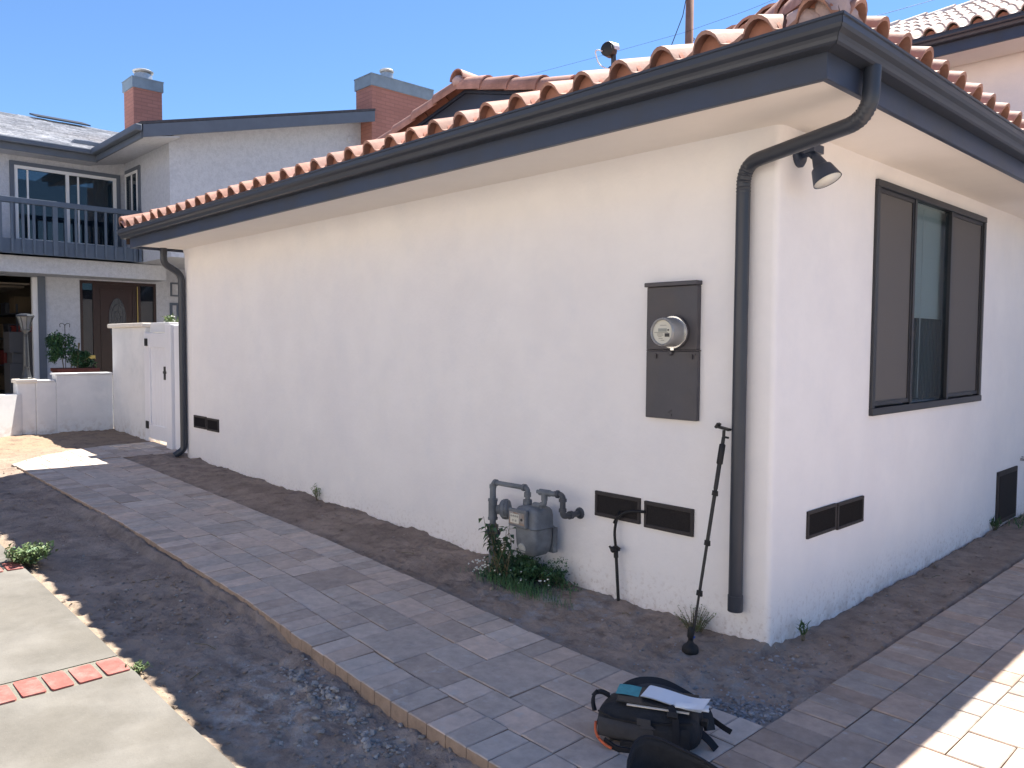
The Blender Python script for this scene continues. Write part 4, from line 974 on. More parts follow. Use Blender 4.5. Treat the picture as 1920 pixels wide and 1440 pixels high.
# chimneys
def chimney(x0, x1, y0, y1, z0, z1_, capz, fl, flr):
    mb = MB(); mb.box(x0, x1, y0, y1, z0, z1_); c = mb.build('chimney', 'brick', G)
    mb = MB(); mb.box(x0 - .025, x1 + .025, y0 - .025, y1 + .025, z1_, capz); mb.box(x0 - .035, x1 + .035, y0 - .035, y1 + .035, capz, capz + .02); mb.build('cap', 'chimcap', c)
    mb = MB(); mb.lathe((fl[0], fl[1], capz + .02), [(flr * 1.05, 0), (flr, .16)], n=18)
    mb.lathe((fl[0], fl[1], capz + .18), [(flr * .8, .0), (flr * .8, .05)], n=16); mb.lathe((fl[0], fl[1], capz + .21), [(flr * 1.12, 0), (flr * 1.2, .03), (flr * .9, .06), (0, .075)], n=18); mb.build('flue', 'galv', c, smooth=True, auto=40)
chimney(-15.93, -15.36, 2.0, 2.57, 5.0, 6.79, 6.99, (-15.66, 2.30), .175)
chimney(-12.38, -11.80, 5.415, 6.945, .25, 6.78, 7.0, (-12.05, 5.95), .13)
mb = MB(); mb.lathe((-12.19, 5.14, 5.72), [(.07, 0), (.06, .02)], (1, 0, 0), 12); mb.build('wall_vent', 'greystucco', G)
# upstairs slider
def framed(name, x, y0, y1, z0, z1_, mull, fr='whiteframe', trim=None, glass='glassdark', fwid=.055):
    mb = MB(); mb.box(x - .04, x + .02, y0, y1, z1_ - fwid, z1_); mb.box(x - .04, x + .02, y0, y1, z0, z0 + fwid); mb.box(x - .04, x + .018, y0, y0 + fwid, z0 + fwid, z1_ - fwid); mb.box(x - .04, x + .018, y1 - fwid, y1, z0 + fwid, z1_ - fwid)
    for m in mull: mb.box(x - .04, x + .012, m - fwid * .5, m + fwid * .5, z0 + fwid, z1_ - fwid)
    o = mb.build(name, fr, G)
    if trim:
        mb = MB(); t = trim; mb.box(x - .02, x + .03, y0 - t, y1 + t, z1_, z1_ + t); mb.box(x - .02, x + .03, y0 - t, y0, z0, z1_); mb.box(x - .02, x + .03, y1, y1 + t, z0, z1_); mb.build('casing', 'greytrim2', o)
    mb = MB(); mb.box(x - .03, x - .024, y0 + fwid, y1 - fwid, z0 + fwid, z1_ - fwid); mb.build('pane', glass, o)
    return o
sd_ = framed('sliding_door', X0 + .005, -.33, 1.38, 3.37, 4.72, [.53], trim=.07)
mb = MB(); mb.box(X0 - .035, X0 - .001, -.13, -.10, 3.43, 4.66); mb.box(X0 - .022, X0 + .0, .70, .73, 3.43, 4.66); mb.build('stile', 'whiteframe', sd_)
mb = MB()
for k in range(11): mb.tube([(X0 - .15 + .02 * (k % 2), 1.04 + k * .030, 3.42), (X0 - .15 + .02 * (k % 2), 1.04 + k * .030, 4.66)], .022, 6)
mb.box(X0 - .20, X0 - .18, .55, .80, 3.42, 4.35)
mb.build('curtain', pmat('curtain_grey', (.45, .50, .46), .8), sd_)
# narrow window on the wing side wall
mb = MB(); wy = 1.53
mb.box(-14.42, -13.62, wy - .03, wy - .004, 3.55, 4.86); nw = mb.build('window', 'greytrim2', G)
mb = MB(); mb.box(-14.34, -13.70, wy - .036, wy - .031, 3.62, 4.76); mb.build('pane', 'glassdark', nw)
mb = MB()
for a in (-14.36, -14.02, -13.735): mb.box(a, a + .045, wy - .048, wy - .037, 3.60, 4.78)
mb.box(-14.315, -13.735, wy - .048, wy - .037, 4.73, 4.78); mb.build('frame', 'whiteframe', nw)
# balcony
BX = -13.6
mb = MB(); mb.box(BX - .035, BX, -9, 1.45, 3.06, 3.31); mb.box(-14.54, BX - .035, -9, 1.50, 3.10, 3.20); bal = mb.build('balcony', 'greytrim', G)
mb = MB(); mb.box(BX - .05, BX + .06, -9, 1.50, 3.905, 3.995); mb.build('handrail', 'greytrim', bal, bevel=.006)
ys_ = []; y = -.74
while y < 1.45: ys_.append(y); y += .163
for y in ys_:
    wide = abs(y - (.075)) < .07
    mb = MB(); hw = .038 if wide else .019
    mb.box(BX + .0015, BX + .04, y - hw, y + hw, 3.075 if not wide else 3.06, 3.904); mb.build('baluster', 'greytrim', bal)
mb = MB(); mb.box(BX - .9, BX + .04, 1.46, 1.505, 3.06, 3.31); mb.box(BX - .03, BX + .045, 1.42, 1.50, 3.311, 3.90); mb.build('end_post', 'greytrim', bal)
# front door
mb = MB(); x = X0 - .06
mb.box(x, x + .05, .70, 2.10, 2.68, 2.735); mb.box(x, x + .05, .70, .75, g0, 2.68); mb.box(x, x + .05, 2.05, 2.10, g0, 2.68); mb.box(x, x + .05, .93, 1.0, g0, 2.68); mb.box(x, x + .05, 1.73, 1.80, g0, 2.68)
fd = mb.build('front_door', 'mahogany', G)
mb = MB(); mb.box(x + .005, x + .035, 1.0, 1.73, g0, 2.68)
dl_ = mb.build('door_leaf', 'mahogany', fd)
mb = MB()
for (a, b, c, d_) in ((1.06, 1.67, 2.58, 2.60), (1.06, 1.67, 1.02, 1.04), (1.06, 1.08, 1.04, 2.58), (1.65, 1.67, 1.04, 2.58)): mb.box(x + .035, x + .047, a, b, c, d_)
mb.build('moulding', 'mahogany', dl_)
mb = MB(); pts = []
for k in range(28): t = 2 * math.pi * k / 28; pts.append((x + .036, 1.365 + .155 * math.cos(t), 2.0 + .42 * math.sin(t)))
mb.prism(pts, (.008, 0, 0)); mb.build('oval_glass', shader_glass('oval_glass', (.025, .035, .045), .0, .25), dl_)
mb = MB()
for sc_ in (1, .72, .4): mb.tube([(x + .047, 1.365 + .155 * sc_ * math.cos(2 * math.pi * k / 28), 2.0 + .42 * sc_ * math.sin(2 * math.pi * k / 28)) for k in range(29)], .006, 5, caps=False)
for k in range(6): t = k * math.pi / 3 + .3; mb.tube([(x + .047, 1.365, 2.0), (x + .047, 1.365 + .15 * math.cos(t), 2.0 + .4 * math.sin(t))], .004, 5)
mb.build('leading', 'gasdark', dl_)
mb = MB(); mb.box(x + .045, x + .056, 1.735, 1.748, g0, 2.66); mb.build('edge_strip', 'brass', fd)
for a, b in ((.75, .93), (1.80, 2.05)):
    mb = MB(); mb.box(x + .015, x + .02, a, b, g0 + .3, 2.68); mb.build('sidelight', shader_glass('sidelight_glass', (.015, .02, .03), .25), fd)
mb = MB(); mb.box(x + .05, x + .06, .76, .95, 1.24, 1.31); mb.build('mail_slot', 'brass', fd)
# small windows beside the door
framed('window', X0 + .005, 2.38, 3.0, 2.50, 2.78, [], fr='greytrim2', fwid=.03)
framed('window', X0 + .005, 2.36, 3.1, .6, 2.37, [2.52], fr='greytrim', fwid=.05, glass='glassdark')

# garage clutter: shelf with boxes, bucket, cabinet --------------
T = thing('storage_shelf', (-17.6, 0, .3), 'dark metal shelving against the garage side wall', 'shelf')
mb = MB()
for z in (.5, 1.05, 1.6, 2.1): mb.box(-18.2, -16.0, -.05, .42, z, z + .03)
for xx in (-18.2, -16.03):
    for yy in (-.05, .39): mb.box(xx, xx + .03, yy, yy + .03, .3, 2.3)
mb.build('rack', 'darkbin', T)
random.seed(11)
k = 0
for z, items in ((.53, ((-16.5, 'darkbin'), (-17.1, 'redbin'), (-17.7, 'card'))), (1.08, ((-16.4, 'card'), (-16.95, 'darkbin'), (-17.6, 'redbin'))), (1.63, ((-16.5, 'redbin'), (-17.2, 'darkbin'), (-17.8, 'card'))), (2.13, ((-16.6, 'card'), (-17.4, 'darkbin')))):
    nm = {.53: 'lowest', 1.08: 'second', 1.63: 'third', 2.13: 'top'}[z]
    for i, (xx, c) in enumerate(items):
        h = random.uniform(.2, .34); mb = MB(); mb.box(xx - .22, xx + .22, -.0, .36, z + .002, z + h); mb.box(xx - .235, xx + .235, -.015, .375, z + h, z + h + .025)
        o = mb.build('storage_box', c, bevel=.008)
        tag(o, {'card': 'brown cardboard', 'darkbin': 'dark plastic', 'redbin': 'red plastic'}[c] + ' storage box on the ' + nm + ' garage shelf' + ('' if i == 0 else ''), 'storage box', 'boxes on the garage shelving')
T = thing('floor_lamp', (-16.2, -.95, .3), 'floor lamp with pale drum shade inside the dark garage', 'lamp')
mb = MB(); mb.tube([(-16.2, -.95, .3), (-16.2, -.95, 1.55)], .015, 8); mb.lathe((-16.2, -.95, .3), [(.14, 0), (.14, .02)], n=14); mb.build('stand', 'black', T)
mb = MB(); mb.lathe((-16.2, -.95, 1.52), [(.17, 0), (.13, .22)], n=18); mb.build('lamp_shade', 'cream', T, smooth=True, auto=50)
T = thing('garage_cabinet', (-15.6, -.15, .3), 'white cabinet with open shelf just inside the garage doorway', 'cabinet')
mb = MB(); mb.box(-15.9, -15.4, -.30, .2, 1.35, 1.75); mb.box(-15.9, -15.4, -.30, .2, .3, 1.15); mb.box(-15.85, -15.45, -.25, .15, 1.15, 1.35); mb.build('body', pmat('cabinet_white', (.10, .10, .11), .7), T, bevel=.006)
T = thing('work_bench', (-18.6, -1.2, .3), 'cluttered dark workbench at the back of the garage', 'workbench')
mb = MB(); mb.box(-19.0, -18.2, -3.2, -.3, 1.15, 1.2)
for yy in (-3.15, -.4): mb.box(-19, -18.9, yy, yy + .08, .3, 1.15); mb.box(-18.3, -18.2, yy, yy + .08, .3, 1.15)
mb.build('bench_top', 'darkbin', T)
for i, (yy, r, h, c, lb) in enumerate(((-.8, .09, .22, 'galv', 'small metal can on the garage workbench'), (-1.3, .14, .30, 'darkbin', 'dark tub on the garage workbench'), (-1.9, .11, .35, 'redbin', 'red canister on the garage workbench'))):
    mb = MB(); mb.lathe((-18.5, yy, 1.2), [(r, 0), (r, h * .8), (r * .8, h * .95), (r * .3, h)], n=14); tag(mb.build('canister', c, smooth=True, auto=40), lb, 'canister')
random.seed(5)

# ================================================================= GARDEN WALLS
T = thing('garden_wall', (-10.0, .1, .24), 'tall white stucco garden wall with cream cap left of the gate', 'wall')
mb = MB(); mb.box(-10.73, -9.33, .10, .28, .0, 1.775); tw = mb.build('wall', 'gardenwall', T, bevel=.01)
mb = MB(); mb.box(-10.79, -9.30, .05, .33, 1.775, 1.835); mb.build('cap', 'capstone', T, bevel=.015)
mb = MB(); mb.box(-9.29, -8.62, .155, .40, 1.70, 1.835); mb.build('cap_block', 'whiteframe', T, bevel=.01)
T = thing('stepped_wall', (-10.8, -.3, .26), 'low white stepped stucco wall in front of the planter', 'wall')
mb = MB(); mb.box(-10.95, -10.725, -.66, .098, .0, 1.09); mb.box(-10.95, -10.725, -.915, -.66, .0, 1.0); mb.build('wall', 'gardenwall', T, bevel=.01)
mb = MB(); mb.box(-10.97, -10.71, -.68, .097, 1.09, 1.115); mb.box(-10.97, -10.71, -.915, -.682, 1.0, 1.025); mb.build('cap', 'whiteframe', T, bevel=.008)
T = thing('wall_pillar', (-10.85, -1.03, .26), 'short square white pillar under the lamp post', 'pillar')
mb = MB(); mb.box(-10.965, -10.735, -1.145, -.917, .0, .985); mb.build('shaft', 'gardenwall', T, bevel=.008)
mb = MB(); mb.box(-10.99, -10.71, -1.165, -.893, .985, 1.04); mb.build('cap', 'capstone', T, bevel=.01)
T = thing('curved_wall', (-10.7, -1.4, .25), 'sunlit low curving white wall at the left edge', 'wall')
pp = [(-10.72, -1.10), (-10.62, -1.28), (-10.50, -1.50), (-10.36, -1.75), (-10.24, -2.05), (-10.18, -2.4)]
for nm, z0, z1_, wd, mt_ in (('wall', 0, .80, .11, 'gardenwall'), ('cap', .80, .835, .125, 'whiteframe')):
    mb = MB()
    for (a, b), (c, d_) in zip(pp, pp[1:]):
        n_ = Vector((b - d_, c - a, 0)).normalized() * wd * 2
        mb.hexa([(a, b, z0), (c, d_, z0), Vector((c, d_, z0)) - n_, Vector((a, b, z0)) - n_, (a, b, z1_), (c, d_, z1_), Vector((c, d_, z1_)) - n_, Vector((a, b, z1_)) - n_])
    # keep outward winding whichever side
    mb.build(nm, mt_, T)
# gate
T = thing('garden_gate', (-8.85, .1, .22), 'white vinyl panelled gate with black hinges between garden wall and house', 'gate')
mb = MB(); mb.box(-9.325, -9.20, .08, .17, .15, 1.70); mb.box(-8.385, -8.20, .02, .17, .12, 1.80); mb.box(-8.199, -7.66, .06, .16, .1, 1.78); mb.build('gate_post', 'vinyl', T, bevel=.006)
mb = MB(); mb.box(-9.195, -9.10, .075, .12, .28, 1.69); mb.box(-8.48, -8.39, .075, .12, .26, 1.69); mb.box(-9.10, -8.48, .076, .12, 1.50, 1.69); mb.box(-9.10, -8.48, .076, .12, .27, .46); lf_ = mb.build('gate_frame', 'vinyl', T, bevel=.005)
mb = MB(); x = -9.10
while x < -8.49: mb.box(x + .002, x + .1, .092, .108, .46, 1.50); x += .1033
mb.build('gate_panel', 'vinyl', T, bevel=.002)
for z in (1.52, .40):
    mb = MB(); mb.box(-9.27, -9.215, .066, .079, z, z + .10); mb.box(-9.195, -9.165, .062, .074, z, z + .10); mb.tube([(-9.205, .065, z), (-9.205, .065, z + .1)], .008, 8); mb.build('hinge', 'black', T)
mb = MB(); mb.box(-8.45, -8.35, .012, .072, 1.17, 1.20); mb.box(-8.42, -8.37, .01, .073, 1.09, 1.26); mb.build('latch', 'black', T)

# lamp post
T = thing('lamp_post', (-10.85, -1.0, 1.04), 'grey metal lantern lamp post standing on the low wall pillar', 'lamp post')
lx, ly = -10.85, -1.0
mb = MB(); mb.lathe((lx, ly, 1.041), [(.085, 0), (.085, .012), (.068, .02), (.055, .06), (.044, .12), (.040, .15), (.046, .155), (.046, .165), (.036, .17), (.033, .19)], n=8); mb.build('base', 'greymetal', T)
mb = MB(); mb.lathe((lx, ly, 1.041), [(.040, .18), (.040, .22), (.030, .56), (.026, .60), (.030, .605), (.030, .615), (.022, .62), (.022, .64)], n=16); mb.build('shaft', 'greymetal', T, smooth=True, auto=40)
mb = MB(); mb.lathe((lx, ly, 1.68), [(.022, 0), (.035, .02), (.062, .045), (.068, .05), (.068, .06), (.05, .062)], n=8); mb.lathe((lx, ly, 1.68), [(.112, .235), (.118, .246), (.110, .264), (.056, .28), (0, .285)], n=8); ln = mb.build('lantern', 'greymetal', T)
mb = MB()
for k in range(8):
    t = math.pi * 2 * k / 8 + .0; c, s = math.cos(t), math.sin(t); P = [(.055, .06), (.066, .12), (.082, .18), (.104, .236)]
    mb.tube([(lx + r * c, ly + r * s, 1.68 + h) for r, h in P], .0055, 5)
mb.build('lantern_rib', 'greymetal', ln)
mb = MB(); mb.lathe((lx, ly, 1.68), [(.052, .06), (.063, .12), (.078, .18), (.100, .236)], n=8); mb.build('lantern_glass', 'lampglass', ln)

# ================================================================= PLANTS
def leaf(mb, p, d, L, Wd, tint, fold=.3):
    d = Vector(d).normalized(); s = d.cross(Vector((random.uniform(-.4, .4), random.uniform(-.4, .4), 1))).normalized(); n = s.cross(d); p = Vector(p)
    mb.tint = tint; b = len(mb.v)
    mb.v += [p, p + d * L * .4 + s * Wd * .5 + n * Wd * fold, p + d * L - n * L * .12, p + d * L * .4 - s * Wd * .5 + n * Wd * fold, p + d * L * .45]
    mb.face((b, b + 4, b + 1)); mb.face((b + 1, b + 4, b + 2)); mb.face((b + 2, b + 4, b + 3)); mb.face((b + 3, b + 4, b))
def rt_(lo=.7, hi=1.35): g = random.uniform(lo, hi); return (g * random.uniform(.85, 1.15), g, g * random.uniform(.7, 1.1))
def rdir(zb=0): v = Vector((random.gauss(0, 1), random.gauss(0, 1), random.gauss(zb, 1))); return v.normalized()
def clump(mb, c, r, n, L, Wd, lump=7, zb=.4, lo=.6, hi=1.4, face=None):
    c = Vector(c); cs = [(c + Vector((random.uniform(-1, 1) * r[0] * .7, random.uniform(-1, 1) * r[1] * .7, random.uniform(-.8, 1) * r[2] * .7)), random.uniform(.3, .6), random.uniform(.8, 1.2)) for _ in range(lump)]
    for _ in range(n):
        q, f, br = random.choice(cs); dd = rdir(.2); k = random.random() ** .45
        p = q + Vector((dd.x * r[0], dd.y * r[1], dd.z * r[2])) * f * k
        t = rt_(lo, hi); leaf(mb, p, rdir(zb), L * random.uniform(.6, 1.2), Wd * random.uniform(.7, 1.2), (t[0] * br, t[1] * br, t[2] * br))
# planter shrub
T = thing('potted_shrub', (-13.0, .15, .5), 'bushy dark green shrub in reddish planter in front of the grey house', 'shrub')
mb = MB(); mb.box(-13.2, -12.8, -.12, .50, .35, 1.06); mb.box(-13.22, -12.78, -.14, .52, 1.06, 1.12); mb.build('planter', 'planter', T, bevel=.01)
mb = MB(); clump(mb, (-13.0, .00, 1.40), (.22, .22, .30), 2200, .055, .035, 10); clump(mb, (-13.0, .30, 1.22), (.2, .24, .16), 1100, .05, .035, 8); mb.build('foliage', 'leafd', T)
mb = MB()
for k in range(6): a = Vector((-13 + random.uniform(-.1, .1), .1 + random.uniform(-.1, .15), 1.05)); mb.tube([a, a + Vector((random.uniform(-.1, .1), random.uniform(-.15, .15), .5))], .008, 5)
mb.build('stem', 'stem', T)
T = thing('plant_stake', (-12.95, .03, 1.1), 'thin wire plant stake with curled top in the shrub', 'plant stake')
mb = MB(); mb.tube([(-12.95, .03, 1.1), (-12.95, .03, 1.86)], .006, 5)
for s in (-1, 1): mb.tube(smooth_path([(-12.95, .03, 1.84), (-12.95, .03 + s * .03, 1.88), (-12.95, .03 + s * .08, 1.87), (-12.95, .03 + s * .07, 1.81)], .02, 4), .005, 5)
mb.build('stake', 'black', T)
# flowering plant behind the gate
T = thing('flowering_plant', (-9.42, .55, .2), 'leafy plant with pale blossoms showing over the gate', 'plant')
mb = MB()
for k in range(5): mb.tube([(-9.42, .55, .2), (-9.42 + random.uniform(-.12, .12), .52, 1.0), (-9.42 + random.uniform(-.15, .2), .5 + random.uniform(-.05, .05), 1.8)], .009, 5)
mb.build('stem', 'stem', T)
mb = MB(); clump(mb, (-9.40, .5, 1.82), (.20, .1, .12), 320, .055, .03, 6); clump(mb, (-9.42, .5, 1.3), (.2, .12, .4), 500, .055, .03, 8); mb.build('foliage', 'leafp', T)
mb = MB()
for _ in range(26): mb.blob((-9.40 + random.uniform(-.17, .2), .48 + random.uniform(-.06, .06), 1.84 + random.uniform(-.05, .1)), (.011, .011, .009))
mb.build('blossom', 'petal', T)
# weeds at the gas meter
T = thing('meter_shrub', (-1.6, -.2, 0), 'dark green weed bush with tiny white flowers under the gas meter', 'bush')
mb = MB()
def wclump(c, r, n, L, Wd, **kw): clump(mb, c, r, n, L, Wd, **kw)
wclump((-1.74, -.20, .09), (.24, .16, .12), 1500, .032, .020, lump=18, lo=.5, hi=1.5)
wclump((-1.52, -.17, .08), (.20, .13, .11), 1100, .028, .017, lump=14, lo=.5, hi=1.6)
wclump((-1.36, -.12, .09), (.13, .08, .13), 520, .020, .011, lump=9, lo=.8, hi=1.9)
wclump((-1.95, -.14, .12), (.13, .09, .10), 320, .030, .018, lump=7, lo=.6, hi=1.5)
mb.build('foliage', 'leafd', T)
mb = MB()
for _ in range(520):
    a = Vector((random.gauss(-1.52, .17), random.gauss(-.335, .045), .0)); a.z = gz(a.x) + .005; h = random.uniform(.025, .075); t = random.uniform(-.5, .5); tip = a + Vector((math.sin(t) * h * .8, random.uniform(-.03, .02), h)); mb.tint = rt_(.9, 1.8)
    sdv = Vector((.0013, .0006, 0)); b = len(mb.v); mb.v += [a - sdv, a + sdv, (a + tip) / 2 + sdv + Vector((0, 0, .01)), tip, (a + tip) / 2 - sdv + Vector((0, 0, .01))]; mb.face((b, b + 1, b + 2, b + 3, b + 4))
mb.build('grass_blade', 'leafd', T)
mb = MB(); mb2 = MB()
for q_ in range(13):   # taller leafy stems in front of the meter, open and arching
    a = Vector((random.uniform(-1.82, -1.66), random.uniform(-.32, -.26), .08)); tip = a + Vector((-.16 + .30 * q_ / 12 + random.uniform(-.03, .03), random.uniform(-.04, .03), random.uniform(.24, .38))); mid = (a + tip) / 2 + Vector((-.04 if tip.x < a.x else .04, 0, .05))
    mb2.tube([a, a * .5 + mid * .5, mid, tip], [.0035, .003, .0025, .0012], 5)
    for k in range(6):
        t = .4 + .6 * k / 5; p = a * (1 - t) ** 2 + mid * 2 * t * (1 - t) + tip * t * t; dd = Vector(((-1) ** k * random.uniform(.5, 1), random.uniform(-.7, .3), random.uniform(-.9, .2)))
        st_ = p + dd.normalized() * .018; mb2.tube([p, st_], .0012, 4); leaf(mb, st_, dd, random.uniform(.040, .065), random.uniform(.022, .034), rt_(.45, 1.0))
mb.build('upper_leaf', 'leafd', T); mb2.build('stem', 'stem', T)
mb = MB()
for _ in range(34): mb.blob((random.gauss(-1.93, .05), random.gauss(-.30, .025), random.uniform(.06, .15)), (.007, .007, .006))
for _ in range(14): mb.blob((random.uniform(-1.75, -1.3), random.uniform(-.36, -.22), random.uniform(.06, .16)), (.006, .006, .005))
mb.build('blossom', 'petal', T)
def weed(name, c, h, r, n, L, Wd, mat, label, cat='weed', up=.8, grp=None):
    T = thing(name, c, label, cat, grp); c = Vector(c); mbl = MB(); mbs = MB()
    for _ in range(n):
        a = random.uniform(0, 6.28); rr = r * random.random() ** .5; tip = c + Vector((math.cos(a) * rr, math.sin(a) * rr, h * random.uniform(.45, 1))); tip.y = min(tip.y, -.012) if (abs(c.y) < .1 and c.x < 0) else tip.y
        base = c + Vector((math.cos(a) * rr * .2, -abs(math.sin(a) * rr * .2), -.01)); mbs.tube([base, (base + tip) / 2 + Vector((0, 0, h * .1)), tip], [.0022, .0018, .001], 4)
        for k in range(7):
            t = .35 + .65 * k / 6; p = base.lerp(tip, t); leaf(mbl, p, Vector((random.gauss(0, 1), random.gauss(0, 1), random.gauss(up, .5))), L * random.uniform(.6, 1.2), Wd * random.uniform(.7, 1.2), rt_())
    mbs.build('stem', 'stem', T); mbl.build('foliage', mat, T); return T
weed('weed', (-3.98, -2.47, .09), .13, .15, 110, .04, .022, 'leafp', 'bright green leafy weed at the brick band on the concrete edge')
weed('weed', (-4.5, -.03, .13), .13, .09, 9, .035, .014, 'leafp', 'small sprout against the middle of the long white wall')
weed('weed', (-.40, -.06, .0), .15, .12, 40, .013, .008, 'leafp', 'wispy grey green weed behind the monopod foot')
weed('weed', (-1.84, -2.50, .03), .04, .06, 30, .018, .01, 'leafp', 'tiny weed at the concrete corner beside the red brick band')
weed('weed', (.03, 3.72, .05), .10, .06, 16, .04, .008, 'leaf', 'grassy tuft beside the crawl space hatch', up=2)
weed('weed', (-1.95, -2.12, -.02), .03, .06, 18, .02, .006, 'leaf', 'faint grass tuft in the bare soil strip')
weed('weed', (.05, .28, .0), .10, .04, 4, .06, .010, 'leaf', 'thin green sprig in the soil near the house corner', up=2)
mb = MB()
for _ in range(260):
    a = Vector((random.uniform(.03, .34), random.uniform(3.9, 6.2), .06)); a.z = soilz(a.x, a.y); h = random.uniform(.02, .07); tip = a + Vector((random.uniform(-.03, .03), random.uniform(-.03, .03), h)); mb.tint = rt_(.8, 1.5); s_ = Vector((.003, .002, 0)); b = len(mb.v); mb.v += [a - s_, a + s_, tip]; mb.face((b, b + 1, b + 2))
o = mb.build('grass', 'leaf'); o['kind'] = 'stuff'; o['label'] = 'patchy grass growing by the far part of the wall base'; o['category'] = 'grass'

# ================================================================= HOUSE ACROSS THE DRIVE (unseen, added to bounce sunlight into the shade)
def across(name, x0, x1, y0, y1, h, label, side):
    T = thing(name, ((x0 + x1) / 2, (y0 + y1) / 2, 0), label, 'house')
    mb = MB(); mb.box(x0, x1, y0, y1, -.1, h); mb.build('wall', 'acrosswall', T)
    mb = MB()
    if side == 'N':
        mb.prism([(x0 - .4, y1 + .4, h), (x0 - .4, (y0 + y1) / 2, h + 1.6), (x0 - .4, y0 - .4, h)], (x1 - x0 + .8, 0, 0))
    else:
        mb.prism([(x0 - .4, y0 - .4, h), ((x0 + x1) / 2, y0 - .4, h + 1.6), (x1 + .4, y0 - .4, h)], (0, y1 - y0 + .8, 0))
    mb.build('roof', 'tile2', T)
    n = 5
    for k in range(n):
        for z in (1.1, 3.9):
            mb = MB()
            if side == 'N':
                c = x0 + (x1 - x0) * (k + .5) / n; mb.box(c - .6, c + .6, y1, y1 + .03, z, z + 1.3)
            else:
                c = y0 + (y1 - y0) * (k + .5) / n; mb.box(x0 - .03, x0, c - .6, c + .6, z, z + 1.3)
            wn = mb.build('window', 'frame', T)
            mb = MB()
            if side == 'N': mb.box(c - .54, c + .54, y1 + .031, y1 + .036, z + .06, z + 1.24)
            else: mb.box(x0 - .036, x0 - .031, c - .54, c + .54, z + .06, z + 1.24)
            mb.build('pane', 'glassdark', wn)
M['acrosswall'] = pmat('pale_stucco', (.80, .74, .66), .9, .2, var=.05, vscale=3, bump=.3, bscale=30, bdist=.006)
across('added_pale_house', -16, 9, -19, -11, 5.6, 'unseen pale two storey house added across the concrete drive to bounce sunlight', 'N')  # added out of view, reflects sun onto the shaded wall

# ================================================================= BAGS AND PAPERS
def cloth_shell(mb, org, e1, e2, e3, hx, hy, hz, p=3.2, n1=28, n2=44, amp=.012, fr=7, seed=0, flatb=True, fn=None):
    org, e1, e2, e3 = map(Vector, (org, e1, e2, e3)); b = len(mb.v)
    def pw(v, q): return math.copysign(abs(v) ** q, v)
    for i in range(n1 + 1):
        for j in range(n2):
            t = -math.pi / 2 + math.pi * i / n1; f = 2 * math.pi * j / n2; q = 2 / p
            X = pw(math.cos(t), q) * pw(math.cos(f), q); Y = pw(math.cos(t), q) * pw(math.sin(f), q); Z = pw(math.sin(t), q)
            k = 1 + amp * 4 * nz(X * fr * .4 + seed, Y * fr * .4, Z * fr * .4) + amp * 2 * nz(X * fr + seed, Y * fr, Z * fr)
            if fn: X, Y, Z = fn(X, Y, Z)
            P = org + e1 * X * hx * k + e2 * Y * hy * k + e3 * (hz + Z * hz * k)
            mb.v.append(P)
    for i in range(n1):
        for j in range(n2): mb.face((b + i * n2 + j, b + i * n2 + (j + 1) % n2, b + (i + 1) * n2 + (j + 1) % n2, b + (i + 1) * n2 + j))
e1 = Vector((.90, .43, 0)).normalized(); e2 = Vector((-.43, .90, 0)).normalized(); e3 = Vector((0, 0, 1))
bo = Vector((.160, -1.225, .022))
T = thing('backpack', tuple(bo), 'black and grey camera backpack lying on the paved walk with papers on top', 'backpack')
BS = .90
def L(u, v, w): return bo + (e1 * u + e2 * v + e3 * w) * BS
def shp(X, Y, Z):
    return (X * (1 - .10 * (Z > 0) * Z), Y * (1 - .18 * max(0, Z)) + .04 * Z, Z * (1 - .10 * X * X + (.10 * X if Z > 0 else 0)))
mb = MB(); cloth_shell(mb, bo, e1, e2, e3, .225 * BS, .125 * BS, .086 * BS, 4.2, amp=.012, fn=shp); mb.build('body', 'pack', T, smooth=True)
def ribbon(mb, pts, wdir, wd, th=.004):
    pts = [Vector(p) for p in pts]; wdir = Vector(wdir).normalized(); b = len(mb.v); n = len(pts)
    for i, p in enumerate(pts):
        d = (pts[min(i + 1, n - 1)] - pts[max(0, i - 1)]).normalized(); wv = (wdir - d * wdir.dot(d)).normalized() * wd / 2; nn = d.cross(wv).normalized() * th / 2
        mb.v += [p - wv - nn, p + wv - nn, p + wv + nn, p - wv + nn]
    for i in range(n - 1):
        for k in range(4): a = b + i * 4 + k; c = b + i * 4 + (k + 1) % 4; mb.face((a, c, c + 4, a + 4))
    mb.face((b + 3, b + 2, b + 1, b)); mb.face((b + 4 * (n - 1), b + 4 * (n - 1) + 1, b + 4 * (n - 1) + 2, b + 4 * (n - 1) + 3))
# grey front panel (faces the camera) bulging slightly
def panelgrid(mb, u0, u1, w0, w1, off, nu=14, nw=8, bulge=.012, cut=None):
    b = len(mb.v)
    for i in range(nu + 1):
        for j in range(nw + 1):
            a, c = i / nu, j / nw; u = u0 + (u1 - u0) * a; w = w0 + (w1 - w0) * c - .012 * a
            bz = 1 - .18 * max(0, (w - .098) / .098)
            v = -.122 * bz - off - bulge * math.sin(math.pi * a) ** .5 * math.sin(math.pi * c) ** .5 + .003 * nz(u * 30, w * 30)
            mb.v.append(L(u, v, w))
    for i in range(nu):
        for j in range(nw): q = b + i * (nw + 1) + j; mb.face((q, q + nw + 1, q + nw + 2, q + 1))
mb = MB(); panelgrid(mb, -.205, .055, .035, .115, .004, bulge=.016); mb.build('front_pocket', 'packg', T, smooth=True)
mb = MB(); panelgrid(mb, .015, .19, .02, .13, .002, bulge=.012); mb.build('side_pocket', 'pack', T, smooth=True)
